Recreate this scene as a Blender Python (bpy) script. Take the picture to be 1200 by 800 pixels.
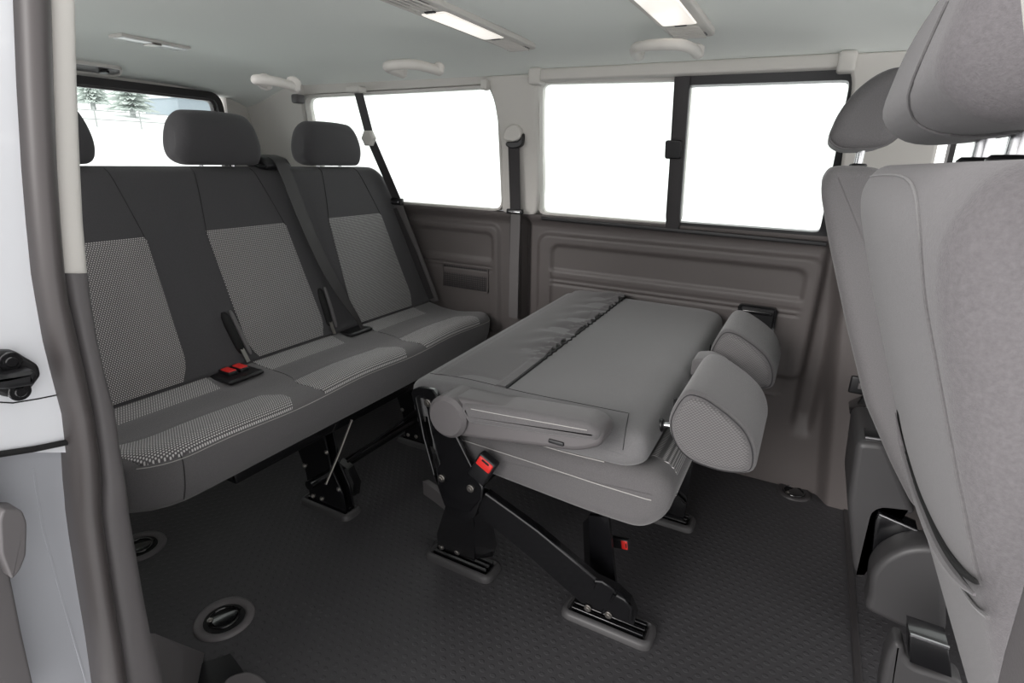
import bpy, bmesh, math, random
from mathutils import Vector, Matrix
random.seed(4)
sc = bpy.context.scene
for o in list(bpy.data.objects): bpy.data.objects.remove(o)
PI = math.pi

# ------------------------------------------------------------------ camera
FPX, PITCH, YAW, ROLL, EYE = 648.0, math.radians(18.2), math.radians(27.7), math.radians(1.6), 1.1
FW = Vector((-math.sin(YAW)*math.cos(PITCH), math.cos(YAW)*math.cos(PITCH), -math.sin(PITCH)))
R0 = Vector((math.cos(YAW), math.sin(YAW), 0)); U0 = R0.cross(FW)
RT = R0*math.cos(ROLL) + U0*math.sin(ROLL); UP = RT.cross(FW)
cam = bpy.data.cameras.new('camera'); cam.lens = FPX/1200*36; cam.sensor_width = 36; cam.clip_start = .02; cam.clip_end = 300
co = bpy.data.objects.new('camera', cam); sc.collection.objects.link(co)
co.matrix_world = Matrix((( RT.x, UP.x, -FW.x, 0), (RT.y, UP.y, -FW.y, 0), (RT.z, UP.z, -FW.z, EYE), (0, 0, 0, 1)))
sc.camera = co

# ------------------------------------------------------------------ light, exposure
WORLD_STRENGTH = 1.7
w = bpy.data.worlds.new('overcast_sky'); sc.world = w; w.use_nodes = True
bg = w.node_tree.nodes['Background']; bg.inputs[0].default_value = (1.0, .985, .975, 1); bg.inputs[1].default_value = WORLD_STRENGTH
sun = bpy.data.lights.new('flash_stand_in', 'SUN'); sun.energy = 2.3; sun.angle = math.radians(25); sun.color = (1, .97, .95)  # added lamp standing in for a camera-side flash, not a visible sun
so = bpy.data.objects.new('flash_stand_in', sun); sc.collection.objects.link(so)
so.rotation_euler = Vector((.30, .90, -.30)).to_track_quat('-Z', 'Y').to_euler()
sc.view_settings.view_transform = 'Standard'; sc.view_settings.look = 'None'
sc.view_settings.gamma = 1; sc.view_settings.use_curve_mapping = False
sc.view_settings.exposure = 0.08

# ------------------------------------------------------------------ helpers
def at(x, y, ax, v):
    """world point seen at photo pixel (x, y) lying on the plane axis ax = v"""
    d = (x-600)*RT - (y-400)*UP + FPX*FW
    C = Vector((0, 0, EYE)); t = (v-C[ax])/d[ax]
    return C + t*d

def srgb(h):
    if isinstance(h, str): c = [int(h[i:i+2], 16)/255 for i in (0, 2, 4)]
    else: c = [v/255 for v in h]
    return tuple((v/12.92 if v <= .04045 else ((v+.055)/1.055)**2.4) for v in c) + (1,)

def mat(name, col, rough=.6, metal=0, noise=None, bump=0, bscale=400, spec=.5, coat=0, emit=None, sheen=0):
    m = bpy.data.materials.new(name); m.use_nodes = True; nt = m.node_tree; N = nt.nodes; L = nt.links
    b = N['Principled BSDF']; c = srgb(col)
    b.inputs['Base Color'].default_value = c; b.inputs['Roughness'].default_value = rough; b.inputs['Metallic'].default_value = metal
    b.inputs['Specular IOR Level'].default_value = spec; b.inputs['Coat Weight'].default_value = coat
    b.inputs['Sheen Weight'].default_value = sheen
    if emit: b.inputs['Emission Color'].default_value = srgb(emit[0]); b.inputs['Emission Strength'].default_value = emit[1]
    tc = N.new('ShaderNodeTexCoord')
    if noise:
        n = N.new('ShaderNodeTexNoise'); n.inputs['Scale'].default_value = noise[0]; n.inputs['Detail'].default_value = 6
        L.new(tc.outputs['Object'], n.inputs['Vector'])
        mx = N.new('ShaderNodeMix'); mx.data_type = 'RGBA'
        mx.inputs[6].default_value = tuple(v*(1-noise[1]) for v in c[:3])+(1,); mx.inputs[7].default_value = tuple(min(1, v*(1+noise[1])) for v in c[:3])+(1,)
        L.new(n.outputs['Fac'], mx.inputs[0]); L.new(mx.outputs[2], b.inputs['Base Color'])
    if bump:
        n2 = N.new('ShaderNodeTexNoise'); n2.inputs['Scale'].default_value = bscale; n2.inputs['Detail'].default_value = 3
        L.new(tc.outputs['Object'], n2.inputs['Vector'])
        bp = N.new('ShaderNodeBump'); bp.inputs['Strength'].default_value = bump; bp.inputs['Distance'].default_value = .002
        L.new(n2.outputs['Fac'], bp.inputs['Height']); L.new(bp.outputs['Normal'], b.inputs['Normal'])
    return m

def nmath(nt, op, a, b=None, clamp=False):
    n = nt.nodes.new('ShaderNodeMath'); n.operation = op; n.use_clamp = clamp
    for i, v in enumerate((a, b)):
        if v is None: continue
        if isinstance(v, (int, float)): n.inputs[i].default_value = v
        else: nt.links.new(v, n.inputs[i])
    return n.outputs[0]

def weave_mat(name, dark, light, pitch_a, pitch_b, ax=('Y', 'X')):
    """woven fabric: small light stitches in staggered rows on a dark ground"""
    m = mat(name, dark, .85, sheen=.2); nt = m.node_tree; N = nt.nodes; L = nt.links; b = N['Principled BSDF']
    tc = N['Texture Coordinate']; sp = N.new('ShaderNodeSeparateXYZ'); L.new(tc.outputs['Object'], sp.inputs[0])
    u = nmath(nt, 'MULTIPLY', sp.outputs[ax[0]], 1/pitch_a); v = nmath(nt, 'MULTIPLY', sp.outputs[ax[1]], 1/pitch_b)
    row = nmath(nt, 'FLOOR', v); off = nmath(nt, 'MULTIPLY', nmath(nt, 'FLOORED_MODULO', row, 2.0), .5)
    fu = nmath(nt, 'ABSOLUTE', nmath(nt, 'SUBTRACT', nmath(nt, 'FRACT', nmath(nt, 'ADD', u, off)), .5))
    fv = nmath(nt, 'ABSOLUTE', nmath(nt, 'SUBTRACT', nmath(nt, 'FRACT', v), .5))
    d = nmath(nt, 'ADD', nmath(nt, 'MULTIPLY', fu, fu), nmath(nt, 'MULTIPLY', fv, fv))
    k = nmath(nt, 'MULTIPLY', nmath(nt, 'SUBTRACT', .13, d), 14, True)
    mx = N.new('ShaderNodeMix'); mx.data_type = 'RGBA'; mx.inputs[6].default_value = srgb(dark); mx.inputs[7].default_value = srgb(light)
    L.new(k, mx.inputs[0]); L.new(mx.outputs[2], b.inputs['Base Color'])
    bp = N.new('ShaderNodeBump'); bp.inputs['Strength'].default_value = .3; bp.inputs['Distance'].default_value = .001
    L.new(k, bp.inputs['Height']); L.new(bp.outputs['Normal'], b.inputs['Normal'])
    return m

def floor_mat():
    m = mat('black_rubber_floor', (60, 59, 61), .55, spec=.4); nt = m.node_tree; N = nt.nodes; L = nt.links; b = N['Principled BSDF']
    tc = N['Texture Coordinate']; sp = N.new('ShaderNodeSeparateXYZ'); L.new(tc.outputs['Object'], sp.inputs[0])
    u = nmath(nt, 'MULTIPLY', sp.outputs['X'], 1/.027); v = nmath(nt, 'MULTIPLY', sp.outputs['Y'], 1/.019)
    row = nmath(nt, 'FLOOR', v); off = nmath(nt, 'MULTIPLY', nmath(nt, 'FLOORED_MODULO', row, 2.0), .5)
    fu = nmath(nt, 'SUBTRACT', nmath(nt, 'FRACT', nmath(nt, 'ADD', u, off)), .5)
    fv = nmath(nt, 'MULTIPLY', nmath(nt, 'SUBTRACT', nmath(nt, 'FRACT', v), .5), .9)
    d = nmath(nt, 'SQRT', nmath(nt, 'ADD', nmath(nt, 'MULTIPLY', fu, fu), nmath(nt, 'MULTIPLY', fv, fv)))
    k = nmath(nt, 'MULTIPLY', nmath(nt, 'SUBTRACT', .27, d), 12, True)
    n = N.new('ShaderNodeTexNoise'); n.inputs['Scale'].default_value = 900; L.new(tc.outputs['Object'], n.inputs['Vector'])
    h = nmath(nt, 'ADD', k, nmath(nt, 'MULTIPLY', n.outputs['Fac'], .25))
    bp = N.new('ShaderNodeBump'); bp.inputs['Strength'].default_value = .4; bp.inputs['Distance'].default_value = .0022
    L.new(h, bp.inputs['Height']); L.new(bp.outputs['Normal'], b.inputs['Normal'])
    return m

def glass_mat():
    m = bpy.data.materials.new('clear_glass'); m.use_nodes = True; nt = m.node_tree; N = nt.nodes; L = nt.links
    N.remove(N['Principled BSDF']); out = N['Material Output']
    t = N.new('ShaderNodeBsdfTransparent'); t.inputs[0].default_value = (.95, .98, .97, 1)
    g = N.new('ShaderNodeBsdfGlossy'); g.inputs['Roughness'].default_value = .02
    f = N.new('ShaderNodeFresnel'); f.inputs[0].default_value = 1.3
    x = N.new('ShaderNodeMixShader'); L.new(f.outputs[0], x.inputs[0]); L.new(t.outputs[0], x.inputs[1]); L.new(g.outputs[0], x.inputs[2]); L.new(x.outputs[0], out.inputs[0])
    return m

M = dict(
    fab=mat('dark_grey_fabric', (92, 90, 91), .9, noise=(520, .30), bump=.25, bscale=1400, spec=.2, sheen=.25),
    fabmid=mat('brightened_charcoal_fabric', (100, 98, 99), .9, noise=(520, .30), bump=.25, bscale=1400, spec=.2, sheen=.2),  # tone raised to carry the brighter light on the bench cushion
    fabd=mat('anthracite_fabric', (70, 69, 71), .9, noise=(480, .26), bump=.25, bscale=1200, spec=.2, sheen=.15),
    lit=mat('lit_grey_fabric', (105, 104, 105), .9, noise=(520, .26), bump=.25, bscale=1400, spec=.2, sheen=.25),  # lit copy of the dark grey fabric, brighter light put into its colour
    weave=weave_mat('woven_grey_fabric', (78, 77, 78), (184, 182, 181), .0058, .0044, ('Y', 'Z')),
    weaveh=weave_mat('woven_grey_fabric_seat', (82, 80, 81), (196, 194, 193), .0060, .0054, ('Y', 'X')),
    ribbed=weave_mat('ribbed_grey_fabric', (84, 82, 83), (112, 110, 110), .007, .0030, ('X', 'Z')),
    thread=mat('light_thread', (165, 163, 160), .8),
    seam=mat('seam_shadow_thread', (46, 45, 47), .9),
    panel=mat('grey_moulded_plastic', (86, 81, 80), .5, bump=.12, bscale=900, spec=.4),
    paneld=mat('dark_moulded_plastic', (52, 50, 51), .5, bump=.1, bscale=900, spec=.4),
    plast=mat('mid_grey_plastic', (92, 89, 90), .45, bump=.06, bscale=900, spec=.4),
    black=mat('gloss_black_metal', (16, 16, 18), .22, spec=.6, coat=.3),
    blackp=mat('black_plastic', (24, 24, 26), .4),
    hole=mat('black_recess', (8, 8, 9), .8),
    rubber=mat('door_seal_rubber', (70, 66, 66), .42, spec=.4),
    near=mat('front_seat_fabric', (98, 95, 97), .9, noise=(480, .26), bump=.3, bscale=1200, spec=.2, sheen=.15), rim=mat('dark_grey_plastic', (62, 61, 62), .45, spec=.4), beltl=mat('grey_belt_webbing', (96, 93, 93), .6, bump=.15, spec=.3),
    belt=mat('dark_belt_webbing', (52, 50, 51), .55, noise=(600, .2), bump=.15, spec=.4),
    chrome=mat('chrome', (205, 205, 208), .18, 1),
    steel=mat('dull_steel', (150, 146, 142), .35, 1),
    red=mat('red_plastic', (214, 48, 44), .35),
    head=mat('pale_headliner', (236, 240, 236), .95, noise=(1500, .04), bump=.1, bscale=1500, spec=.15),
    trim=mat('pale_grey_trim', (205, 202, 197), .6, bump=.05, bscale=1500, spec=.3),
    lamp=mat('lamp_lens', (250, 246, 240), .3, emit=((255, 246, 236), .55)),
    lens=mat('clear_lamp_lens', (235, 238, 238), .2),
    paint=mat('silver_white_paint', (225, 227, 231), .28, .15, spec=.5, coat=.6),
    paintg=mat('silver_paint', (176, 178, 184), .32, .35, noise=(1500, .05), coat=.5),
    snow=mat('snow', (250, 251, 252), .9),
    tree=mat('hazed_snowy_evergreen', (205, 212, 208), .9, noise=(3, .3)),  # snow tone paled further, bright haze put into the colour
    wall=mat('pale_cladding', (150, 160, 168), .8),
    roof=mat('snowy_roof', (235, 238, 240), .9),
    wood=mat('weathered_timber', (165, 167, 167), .8),
    floor=floor_mat(), glass=glass_mat())

ORG = {}
def mesh(name, verts, faces, m, parent=None, ang=35, smooth=True):
    me = bpy.data.meshes.new(name)
    off = ORG.get(parent.name, Vector((0, 0, 0))) if parent else Vector((0, 0, 0))
    me.from_pydata([tuple(Vector(v)-off) for v in verts], [], faces); me.update()
    bm = bmesh.new(); bm.from_mesh(me); bmesh.ops.remove_doubles(bm, verts=bm.verts, dist=1e-6)
    bmesh.ops.recalc_face_normals(bm, faces=bm.faces); bm.to_mesh(me); bm.free()
    if smooth:
        for p in me.polygons: p.use_smooth = True
        me.set_sharp_from_angle(angle=math.radians(ang))
    for p in me.polygons:
        if len(p.vertices) > 12: p.use_smooth = False
    me.materials.append(m)
    o = bpy.data.objects.new(name, me); sc.collection.objects.link(o)
    if parent: o.parent = parent; ORG[o.name] = off
    return o

from mathutils.bvhtree import BVHTree
def onsurf(o, pix, off=.001):
    """points on the surface of object o met by the view through photo pixels"""
    of = ORG.get(o.name, Vector((0, 0, 0))); me = o.data
    t = BVHTree.FromPolygons([v.co+of for v in me.vertices], [tuple(p.vertices) for p in me.polygons]); out = []
    for px, py in pix:
        d = ((px-600)*RT-(py-400)*UP+FPX*FW).normalized(); h = t.ray_cast(Vector((0, 0, EYE)), d)
        if h[0] is not None: n = h[1] if h[1].dot(d) < 0 else -h[1]; out.append(tuple(h[0]+n*off))
    return out
def densify(pts, n=8): return [tuple(p) for p in catmull([Vector((a, b)) for a, b in pts], n)]

class G:
    """collects shapes that form one mesh"""
    def __init__(s): s.v = []; s.f = []
    def add(s, vf):
        k = len(s.v); s.v += [Vector(p) for p in vf[0]]; s.f += [tuple(i+k for i in f) for f in vf[1]]; return s
    def build(s, name, m, parent=None, ang=35, fn=None):
        if fn: s.v = [Vector(fn(p)) for p in s.v]
        return mesh(name, s.v, s.f, m, parent, ang)

def thing(name, loc, label, cat, group=None):
    o = bpy.data.objects.new(name, None); sc.collection.objects.link(o); o.location = loc; ORG[o.name] = Vector(loc); o.empty_display_size = .05
    return tag(o, label, cat, group)
def tag(o, label, cat, group=None, kind=None):
    o['label'] = label; o['category'] = cat
    if group: o['group'] = group
    if kind: o['kind'] = kind
    return o
def lab(o, label): o['label'] = label; return o
def struct(o): o['kind'] = 'structure'; return o

def roundpoly(pts, r, n=5):
    out = []; N = len(pts); rs = r if isinstance(r, (list, tuple)) else [r]*N
    for i in range(N):
        p, a, b = Vector(pts[i]), Vector(pts[i-1]), Vector(pts[(i+1) % N]); rr = rs[i]
        if rr <= 0: out.append(tuple(p)); continue
        da, db = (a-p), (b-p); t = min(rr, da.length*.48, db.length*.48)
        A, B = p+da.normalized()*t, p+db.normalized()*t
        for k in range(n+1):
            u = k/n; out.append(tuple(A*(1-u)**2 + p*2*u*(1-u)*1.0 + B*u*u if False else A*(1-u)**2 + p*(2*u*(1-u)) + B*u*u))
    return out
def catmull(pts, n=6, closed=False):
    P = [Vector(p) for p in pts]; N = len(P); out = []
    rng = range(N) if closed else range(N-1)
    for i in rng:
        if closed: p0, p1, p2, p3 = P[i-1], P[i], P[(i+1) % N], P[(i+2) % N]
        else: p0, p1, p2, p3 = P[max(i-1, 0)], P[i], P[i+1], P[min(i+2, N-1)]
        for k in range(n):
            t = k/n; out.append(.5*((2*p1)+(p2-p0)*t+(2*p0-5*p1+4*p2-p3)*t*t+(3*p1-p0-3*p2+p3)*t**3))
    if not closed: out.append(P[-1])
    return [tuple(p) for p in out]
def area(pf): return .5*sum(pf[i-1][0]*pf[i][1]-pf[i][0]*pf[i-1][1] for i in range(len(pf)))
def inset(pf, d):
    if d == 0: return pf
    N = len(pf); s = 1 if area(pf) > 0 else -1; out = []
    for i in range(N):
        a, p, b = Vector(pf[i-1]), Vector(pf[i]), Vector(pf[(i+1) % N])
        e1, e2 = (p-a), (b-p)
        if e1.length < 1e-9 or e2.length < 1e-9: e1 = e2 = (b-a)
        n1 = Vector((-e1.y, e1.x)).normalized(); n2 = Vector((-e2.y, e2.x)).normalized(); n = (n1+n2)
        n = n.normalized() if n.length > 1e-6 else n1
        out.append(tuple(p+n*s*d/max(.5, n.dot(n1))))
    return out
TF = {'x': lambda p, q, t: (t, p, q), 'y': lambda p, q, t: (p, t, q), 'z': lambda p, q, t: (p, q, t)}
def extr(pf, t0, t1, r=0, ax='y', n=5, seg=1, r1=None, blob=False):
    """profile extruded along an axis with rounded rims"""
    tf = TF[ax]; r1 = r if r1 is None else r1; sl = []
    if t1 < t0: t0, t1 = t1, t0
    if r: sl += [(t0+r*(1-math.cos(PI/2*i/n)), r*(1-math.sin(PI/2*i/n))) for i in range(n+1)]
    else: sl.append((t0, 0))
    a, b = t0+r, t1-r1
    sl += [(a+(b-a)*i/seg, 0) for i in range(1, seg)]
    if r1: sl += [(t1-r1*(1-math.cos(PI/2*i/n)), r1*(1-math.sin(PI/2*i/n))) for i in range(n, -1, -1)]
    else: sl.append((t1, 0))
    N = len(pf); V = []; F = []
    mx_, my_ = sum(p[0] for p in pf)/N, sum(p[1] for p in pf)/N
    rad = min(math.hypot(p[0]-mx_, p[1]-my_) for p in pf)
    for t, d in sl: V += [tf(mx_+(p-mx_)*(1-d/rad*.8), my_+(q-my_)*(1-d/rad*.8), t) if blob else tf(p, q, t) for p, q in (pf if blob else inset(pf, d))]
    for k in range(len(sl)-1):
        for i in range(N):
            j = (i+1) % N; F.append((k*N+i, k*N+j, (k+1)*N+j, (k+1)*N+i))
    F.append(tuple(range(N))[::-1]); F.append(tuple((len(sl)-1)*N+i for i in range(N)))
    return V, F
def box(x0, x1, y0, y1, z0, z1, r=.0, n=3):
    pf = roundpoly([(x0, y0), (x1, y0), (x1, y1), (x0, y1)], r*1.2, n) if r else [(x0, y0), (x1, y0), (x1, y1), (x0, y1)]
    return extr(pf, z0, z1, r, 'z', n)
def frame_at(d):
    d = Vector(d).normalized(); a = Vector((0, 0, 1)) if abs(d.z) < .9 else Vector((1, 0, 0))
    u = d.cross(a).normalized(); return u, d.cross(u)
def tube(pts, r, n=10, closed=False, flat=None):
    P = [Vector(p) for p in pts]; V = []; F = []; K = len(P); u = None
    for i, p in enumerate(P):
        if closed: d = P[(i+1) % K]-P[i-1]
        else: d = P[min(i+1, K-1)]-P[max(i-1, 0)]
        d.normalize()
        if u is None: u, _ = frame_at(d)
        u = (u-d*u.dot(d)).normalized(); w_ = d.cross(u)
        rr = r[i] if isinstance(r, list) else r
        V += [p+(u*math.cos(2*PI*k/n)+w_*math.sin(2*PI*k/n))*rr for k in range(n)]
    for i in range(K if closed else K-1):
        j = (i+1) % K
        for k in range(n): F.append((i*n+k, i*n+(k+1) % n, j*n+(k+1) % n, j*n+k))
    if not closed: F.append(tuple(range(n))[::-1]); F.append(tuple((K-1)*n+k for k in range(n)))
    return V, F
def cyl(c, d, r, h, n=24, b=.0):
    """cylinder with a softened rim, centre of base c, direction d"""
    d = Vector(d).normalized(); u, w_ = frame_at(d); V = []; F = []; c = Vector(c)
    rings = [(0, r-b), (b, r), (h-b, r), (h, r-b)] if b else [(0, r), (h, r)]
    for t, q in rings: V += [c+d*t+(u*math.cos(2*PI*k/n)+w_*math.sin(2*PI*k/n))*q for k in range(n)]
    for i in range(len(rings)-1):
        for k in range(n): F.append((i*n+k, i*n+(k+1) % n, (i+1)*n+(k+1) % n, (i+1)*n+k))
    F.append(tuple(range(n))[::-1]); F.append(tuple((len(rings)-1)*n+k for k in range(n)))
    return V, F
def bolt(c, d, r=.009):
    g = G(); g.add(cyl(c, d, r, .004, 16, .001)); d = Vector(d).normalized(); g.add(cyl(Vector(c)+d*.004, d, r*.62, .003, 6, .001)); return g
def ribbon(pts, wd, width, th=.0018):
    """strap through points; wd = direction(s) of the width"""
    V = []; F = []; K = len(pts)
    for i, p in enumerate(pts):
        p = Vector(p); d = (Vector(pts[min(i+1, K-1)])-Vector(pts[max(i-1, 0)])).normalized()
        wv = Vector(wd[i] if isinstance(wd, list) else wd); wv = (wv-d*wv.dot(d)).normalized(); nn = d.cross(wv)
        ww = width[i] if isinstance(width, list) else width
        for a, b in ((-1, -1), (1, -1), (1, 1), (-1, 1)): V.append(p+wv*a*ww/2+nn*b*th/2)
    for i in range(K-1):
        for k in range(4): F.append((i*4+k, i*4+(k+1) % 4, i*4+4+(k+1) % 4, i*4+4+k))
    F.append((0, 3, 2, 1)); F.append(tuple((K-1)*4+k for k in range(4)))
    return V, F
def patch(curve, yl, yr, off=.0025, ny=14, ax='y', sink=.006, flip=1):
    """panel of fabric lying on an extruded surface between two edges"""
    K = len(curve); V = []; F = []; tf = TF[ax]
    C = [Vector(c) for c in curve]; nr = []
    for i in range(K):
        d = (C[min(i+1, K-1)]-C[max(i-1, 0)]).normalized(); nr.append(Vector((-d.y, d.x))*flip)
    for i in range(K):
        for j in range(-1, ny+2):
            o = -sink if (j < 0 or j > ny) else off
            if i in (0, K-1): o = 0 if 0 <= j <= ny else -sink
            jj = min(max(j, 0), ny)/ny; y = yl[i]+(yr[i]-yl[i])*jj
            p = C[i]+nr[i]*o; V.append(tf(p.x, p.y, y))
    W = ny+3
    for i in range(K-1):
        for j in range(W-1): F.append((i*W+j, i*W+j+1, (i+1)*W+j+1, (i+1)*W+j))
    return V, F
def ring(outer, inner, t0, t1, ax='y', fn=None):
    """flat frame between two closed outlines with the same number of points"""
    N = len(outer); tf = TF[ax]; V = []
    for pf, t in ((outer, t0), (outer, t1), (inner, t1), (inner, t0)): V += [tf(p, q, t) for p, q in pf]
    F = [(a*N+i, a*N+(i+1) % N, ((a+1) % 4)*N+(i+1) % N, ((a+1) % 4)*N+i) for a in range(4) for i in range(N)]
    if fn: V = [fn(v) for v in V]
    return V, F
def interp(xs, ys, x):
    if x <= xs[0]: return ys[0]
    for i in range(len(xs)-1):
        if x <= xs[i+1]: return ys[i]+(ys[i+1]-ys[i])*(x-xs[i])/(xs[i+1]-xs[i])
    return ys[-1]
def sstep(a, b, x):
    t = min(1, max(0, (x-a)/(b-a))); return t*t*(3-2*t)
def rrect(x, z, x0, x1, z0, z1, r):
    """signed distance to a rounded rectangle"""
    cx, cz = (x0+x1)/2, (z0+z1)/2; dx, dz = abs(x-cx)-(x1-x0)/2+r, abs(z-cz)-(z1-z0)/2+r
    return math.hypot(max(dx, 0), max(dz, 0))+min(max(dx, dz), 0)-r

# ------------------------------------------------------------------ the shell
YC = 1.16
def wy(z): return interp([0, .45, .905, 1.34, 1.5], [2.02, 1.975, 1.95, 1.83, 1.77], z)     # inner face of the far side
def ny_(z): return 2*YC-wy(z)                                                          # near side mirrored
def ceil_z(x, y):
    t = abs(y-YC)/.68; z = 1.425-.062*min(t, 1.1)**5
    z -= .075*sstep(-1.95, -2.38, x) if False else .075*sstep(1.95, 2.38, -x)
    return z

# floor
V, F = [], []
fx = [-2.5, -1.6, -.8, .263]; g = G(); g.add(box(-2.5, .262, .25, 2.05, -.03, 0)); g.add(box(-.8, .262, .12, .25, -.03, 0))
struct(g.build('floor', M['floor']))
g = G(); g.add(box(.272, 1.6, .1, 2.05, -.03, .0)); o = struct(g.build('floor', M['floor']))
g = G(); g.add(extr(roundpoly([(.258, 0), (.278, 0), (.275, .006), (.261, .006)], .002, 2), .1, 2.02, 0, 'y')); struct(g.build('trim_1', M['paneld']))

# ceiling
def grid(nx, nz, f):
    V = [f(i/nx, j/nz) for i in range(nx+1) for j in range(nz+1)]
    F = [(i*(nz+1)+j, (i+1)*(nz+1)+j, (i+1)*(nz+1)+j+1, i*(nz+1)+j+1) for i in range(nx) for j in range(nz)]
    return V, F
def slab(nx, nz, f, n, th):
    V, F = grid(nx, nz, f); K = len(V); V = V+[tuple(Vector(v)+Vector(n)*th) for v in V]
    F2 = F+[tuple(i+K for i in q)[::-1] for q in F]; e = []
    e += [(i*(nz+1), (i+1)*(nz+1)) for i in range(nx)]+[(i*(nz+1)+nz, (i+1)*(nz+1)+nz) for i in range(nx)]
    e += [(j, j+1) for j in range(nz)]+[(nx*(nz+1)+j, nx*(nz+1)+j+1) for j in range(nz)]
    F2 += [(a, b, b+K, a+K) for a, b in e]
    return V, F2
def cf(u, v):
    x = -2.42+u*3.2; y = YC-.68+v*1.36; return (x, y, ceil_z(x, y))
struct(mesh('ceiling', *slab(80, 50, cf, (0, 0, 1), .03), M['head']))

# far side lower panel
def pdepth(x, z):
    d = 0.
    # sliding-window side panel : raised moulding, recess, grooves
    s = rrect(x, z, -.915, .055, .43, .83, .04); d += .014*sstep(.012, -.004, s)
    s = rrect(x, z, -.86, .012, .35, .795, .03)
    ins = sstep(.008, -.008, s); d -= .012*ins
    if ins > .3:
        d += .008*(1-sstep(.0, .016, z-.690))
        for zz in (.662, .645): d -= .005*max(0, 1-abs(z-zz)/.006)
    s = rrect(x, z, -1.56, -1.10, .40, .845, .03); d += .012*sstep(.01, -.004, s)
    s = rrect(x, z, -1.54, -1.125, .35, .815, .03); ins = sstep(.008, -.008, s); d -= .010*ins
    if ins > .3:
        d += .007*(1-sstep(0, .014, z-.70))
        for zz in (.675, .66): d -= .005*max(0, 1-abs(z-zz)/.006)
    # belt channel and bulge of the front pillar
    d -= .03*sstep(.008, -.006, abs(x+.975)-.012)*sstep(.1, .14, z)*(1-sstep(.86, .9, z))
    d += .06*sstep(.115, .16, x+.12*(z-.45))*(1-.4*sstep(.5, .9, z))
    d -= .03*sstep(.045, .07, x)*(1-sstep(.10, .13, x))*sstep(.2, .3, z)
    # sill under the glass
    d += .02*sstep(.86, .9, z)
    return d
def lf(u, v):
    x = -2.4+u*2.95; z = v*.905; return (x, wy(z)-pdepth(x, z), z)
wl = struct(mesh('wall_left', *slab(420, 150, lf, (0, 1, 0), .05), M['panel'], ang=60))
wl2 = mesh('front_door_panel', *box(.55, 1.6, 1.93, 2.0, 0, .88, .01), M['paneld'], wl)

def slant(v):                     # carries a flat piece (y = 0 on the inner face) on to the leaning upper side
    return (v[0], wy(v[2])+v[1], v[2])
def wpiece(pf, t0, t1, r=.006, nseg=1): return extr(pf, t0, t1, r, 'y', 3)
def sub_slant(vf):
    """cut the long pieces finely enough to follow the side"""
    return [slant(v) for v in vf[0]], vf[1]

# pillars of the far side
pc = G(); pc.add(sub_slant(wpiece(roundpoly([(-1.075, .90), (-.925, .90), (-.905, 1.02), (-.895, 1.25), (-.875, 1.37), (-1.09, 1.37), (-1.055, 1.30), (-1.045, 1.15)], .03, 4), -.022, .05, .008)))
struct(pc.build('trim_2', M['trim']))
pd = G(); pd.add(sub_slant(wpiece(roundpoly([(-2.36, .9), (-2.08, .9), (-2.04, 1.1), (-2.0, 1.30), (-1.97, 1.38), (-2.36, 1.38)], .02, 4), -.015, .05, .008)))
struct(pd.build('trim_3', M['trim']))
pb = G(); pb.add(sub_slant(wpiece(roundpoly([(.06, .90), (.27, .90), (.25, 1.2), (.22, 1.38), (-.01, 1.38), (.03, 1.33), (.045, 1.1)], .03, 4), -.03, .05, .008)))
struct(pb.build('trim_4', M['trim']))
rail = G(); rail.add(sub_slant(wpiece([(-2.3, 1.335), (-1.05, 1.35), (-.9, 1.352), (.05, 1.34), (1.6, 1.34), (1.6, 1.41), (-2.3, 1.41)], .0, .05, .0)))
struct(rail.build('trim_5', M['trim']))
outer = G(); outer.add(box(-2.45, 1.6, 2.07, 2.09, -.3, .9)); struct(outer.build('wall_left', M['paint']))

# windows of the far side
def win(n, pts, r, fw, mf, y0=-.004, y1=.04):
    op = roundpoly(pts, r, 6); ip = inset(op, fw)
    fr = mesh('window_%d' % n, *ring(op, ip, y0, y1, 'y', slant), mf); struct(fr)
    gp = G(); gp.add(extr(inset(op, fw*.6), .02, .024, 0, 'y')); gp.build('pane', M['glass'], fr, fn=slant); return fr
win(1, [(-2.05, .905), (-1.075, .905), (-1.04, 1.345), (-2.0, 1.335)], .05, .008, M['trim'])
win(2, [(-.925, .905), (-.395, .90), (-.39, 1.345), (-.89, 1.352)], .035, .008, M['trim'])
sw = win(3, [(-.44, .885), (.055, .885), (.055, 1.352), (-.43, 1.352)], .05, .030, M['blackp'], -.016, .04)
g = G(); g.add(extr(roundpoly([(-.435, .89), (-.39, .89), (-.385, 1.35), (-.43, 1.35)], .004, 2), -.03, -.006, .004, 'y')); b_ = g.build('sliding_bar', M['paneld'], sw, fn=slant)
g = G(); g.add(extr(roundpoly([(-.445, 1.115), (-.395, 1.115), (-.395, 1.17), (-.445, 1.17)], .008, 3), -.045, -.03, .004, 'y')); g.build('latch', M['blackp'], sw, fn=slant)
g = G(); g.add(extr([(-.90, .887), (.05, .877), (.05, .890), (-.90, .900)], -.03, -.018, .003, 'y')); g.build('slide_track', M['blackp'], sw, fn=slant)
win(4, [(.30, .90), (1.5, .90), (1.4, 1.345), (.27, 1.345)], .05, .012, M['paneld'])
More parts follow.
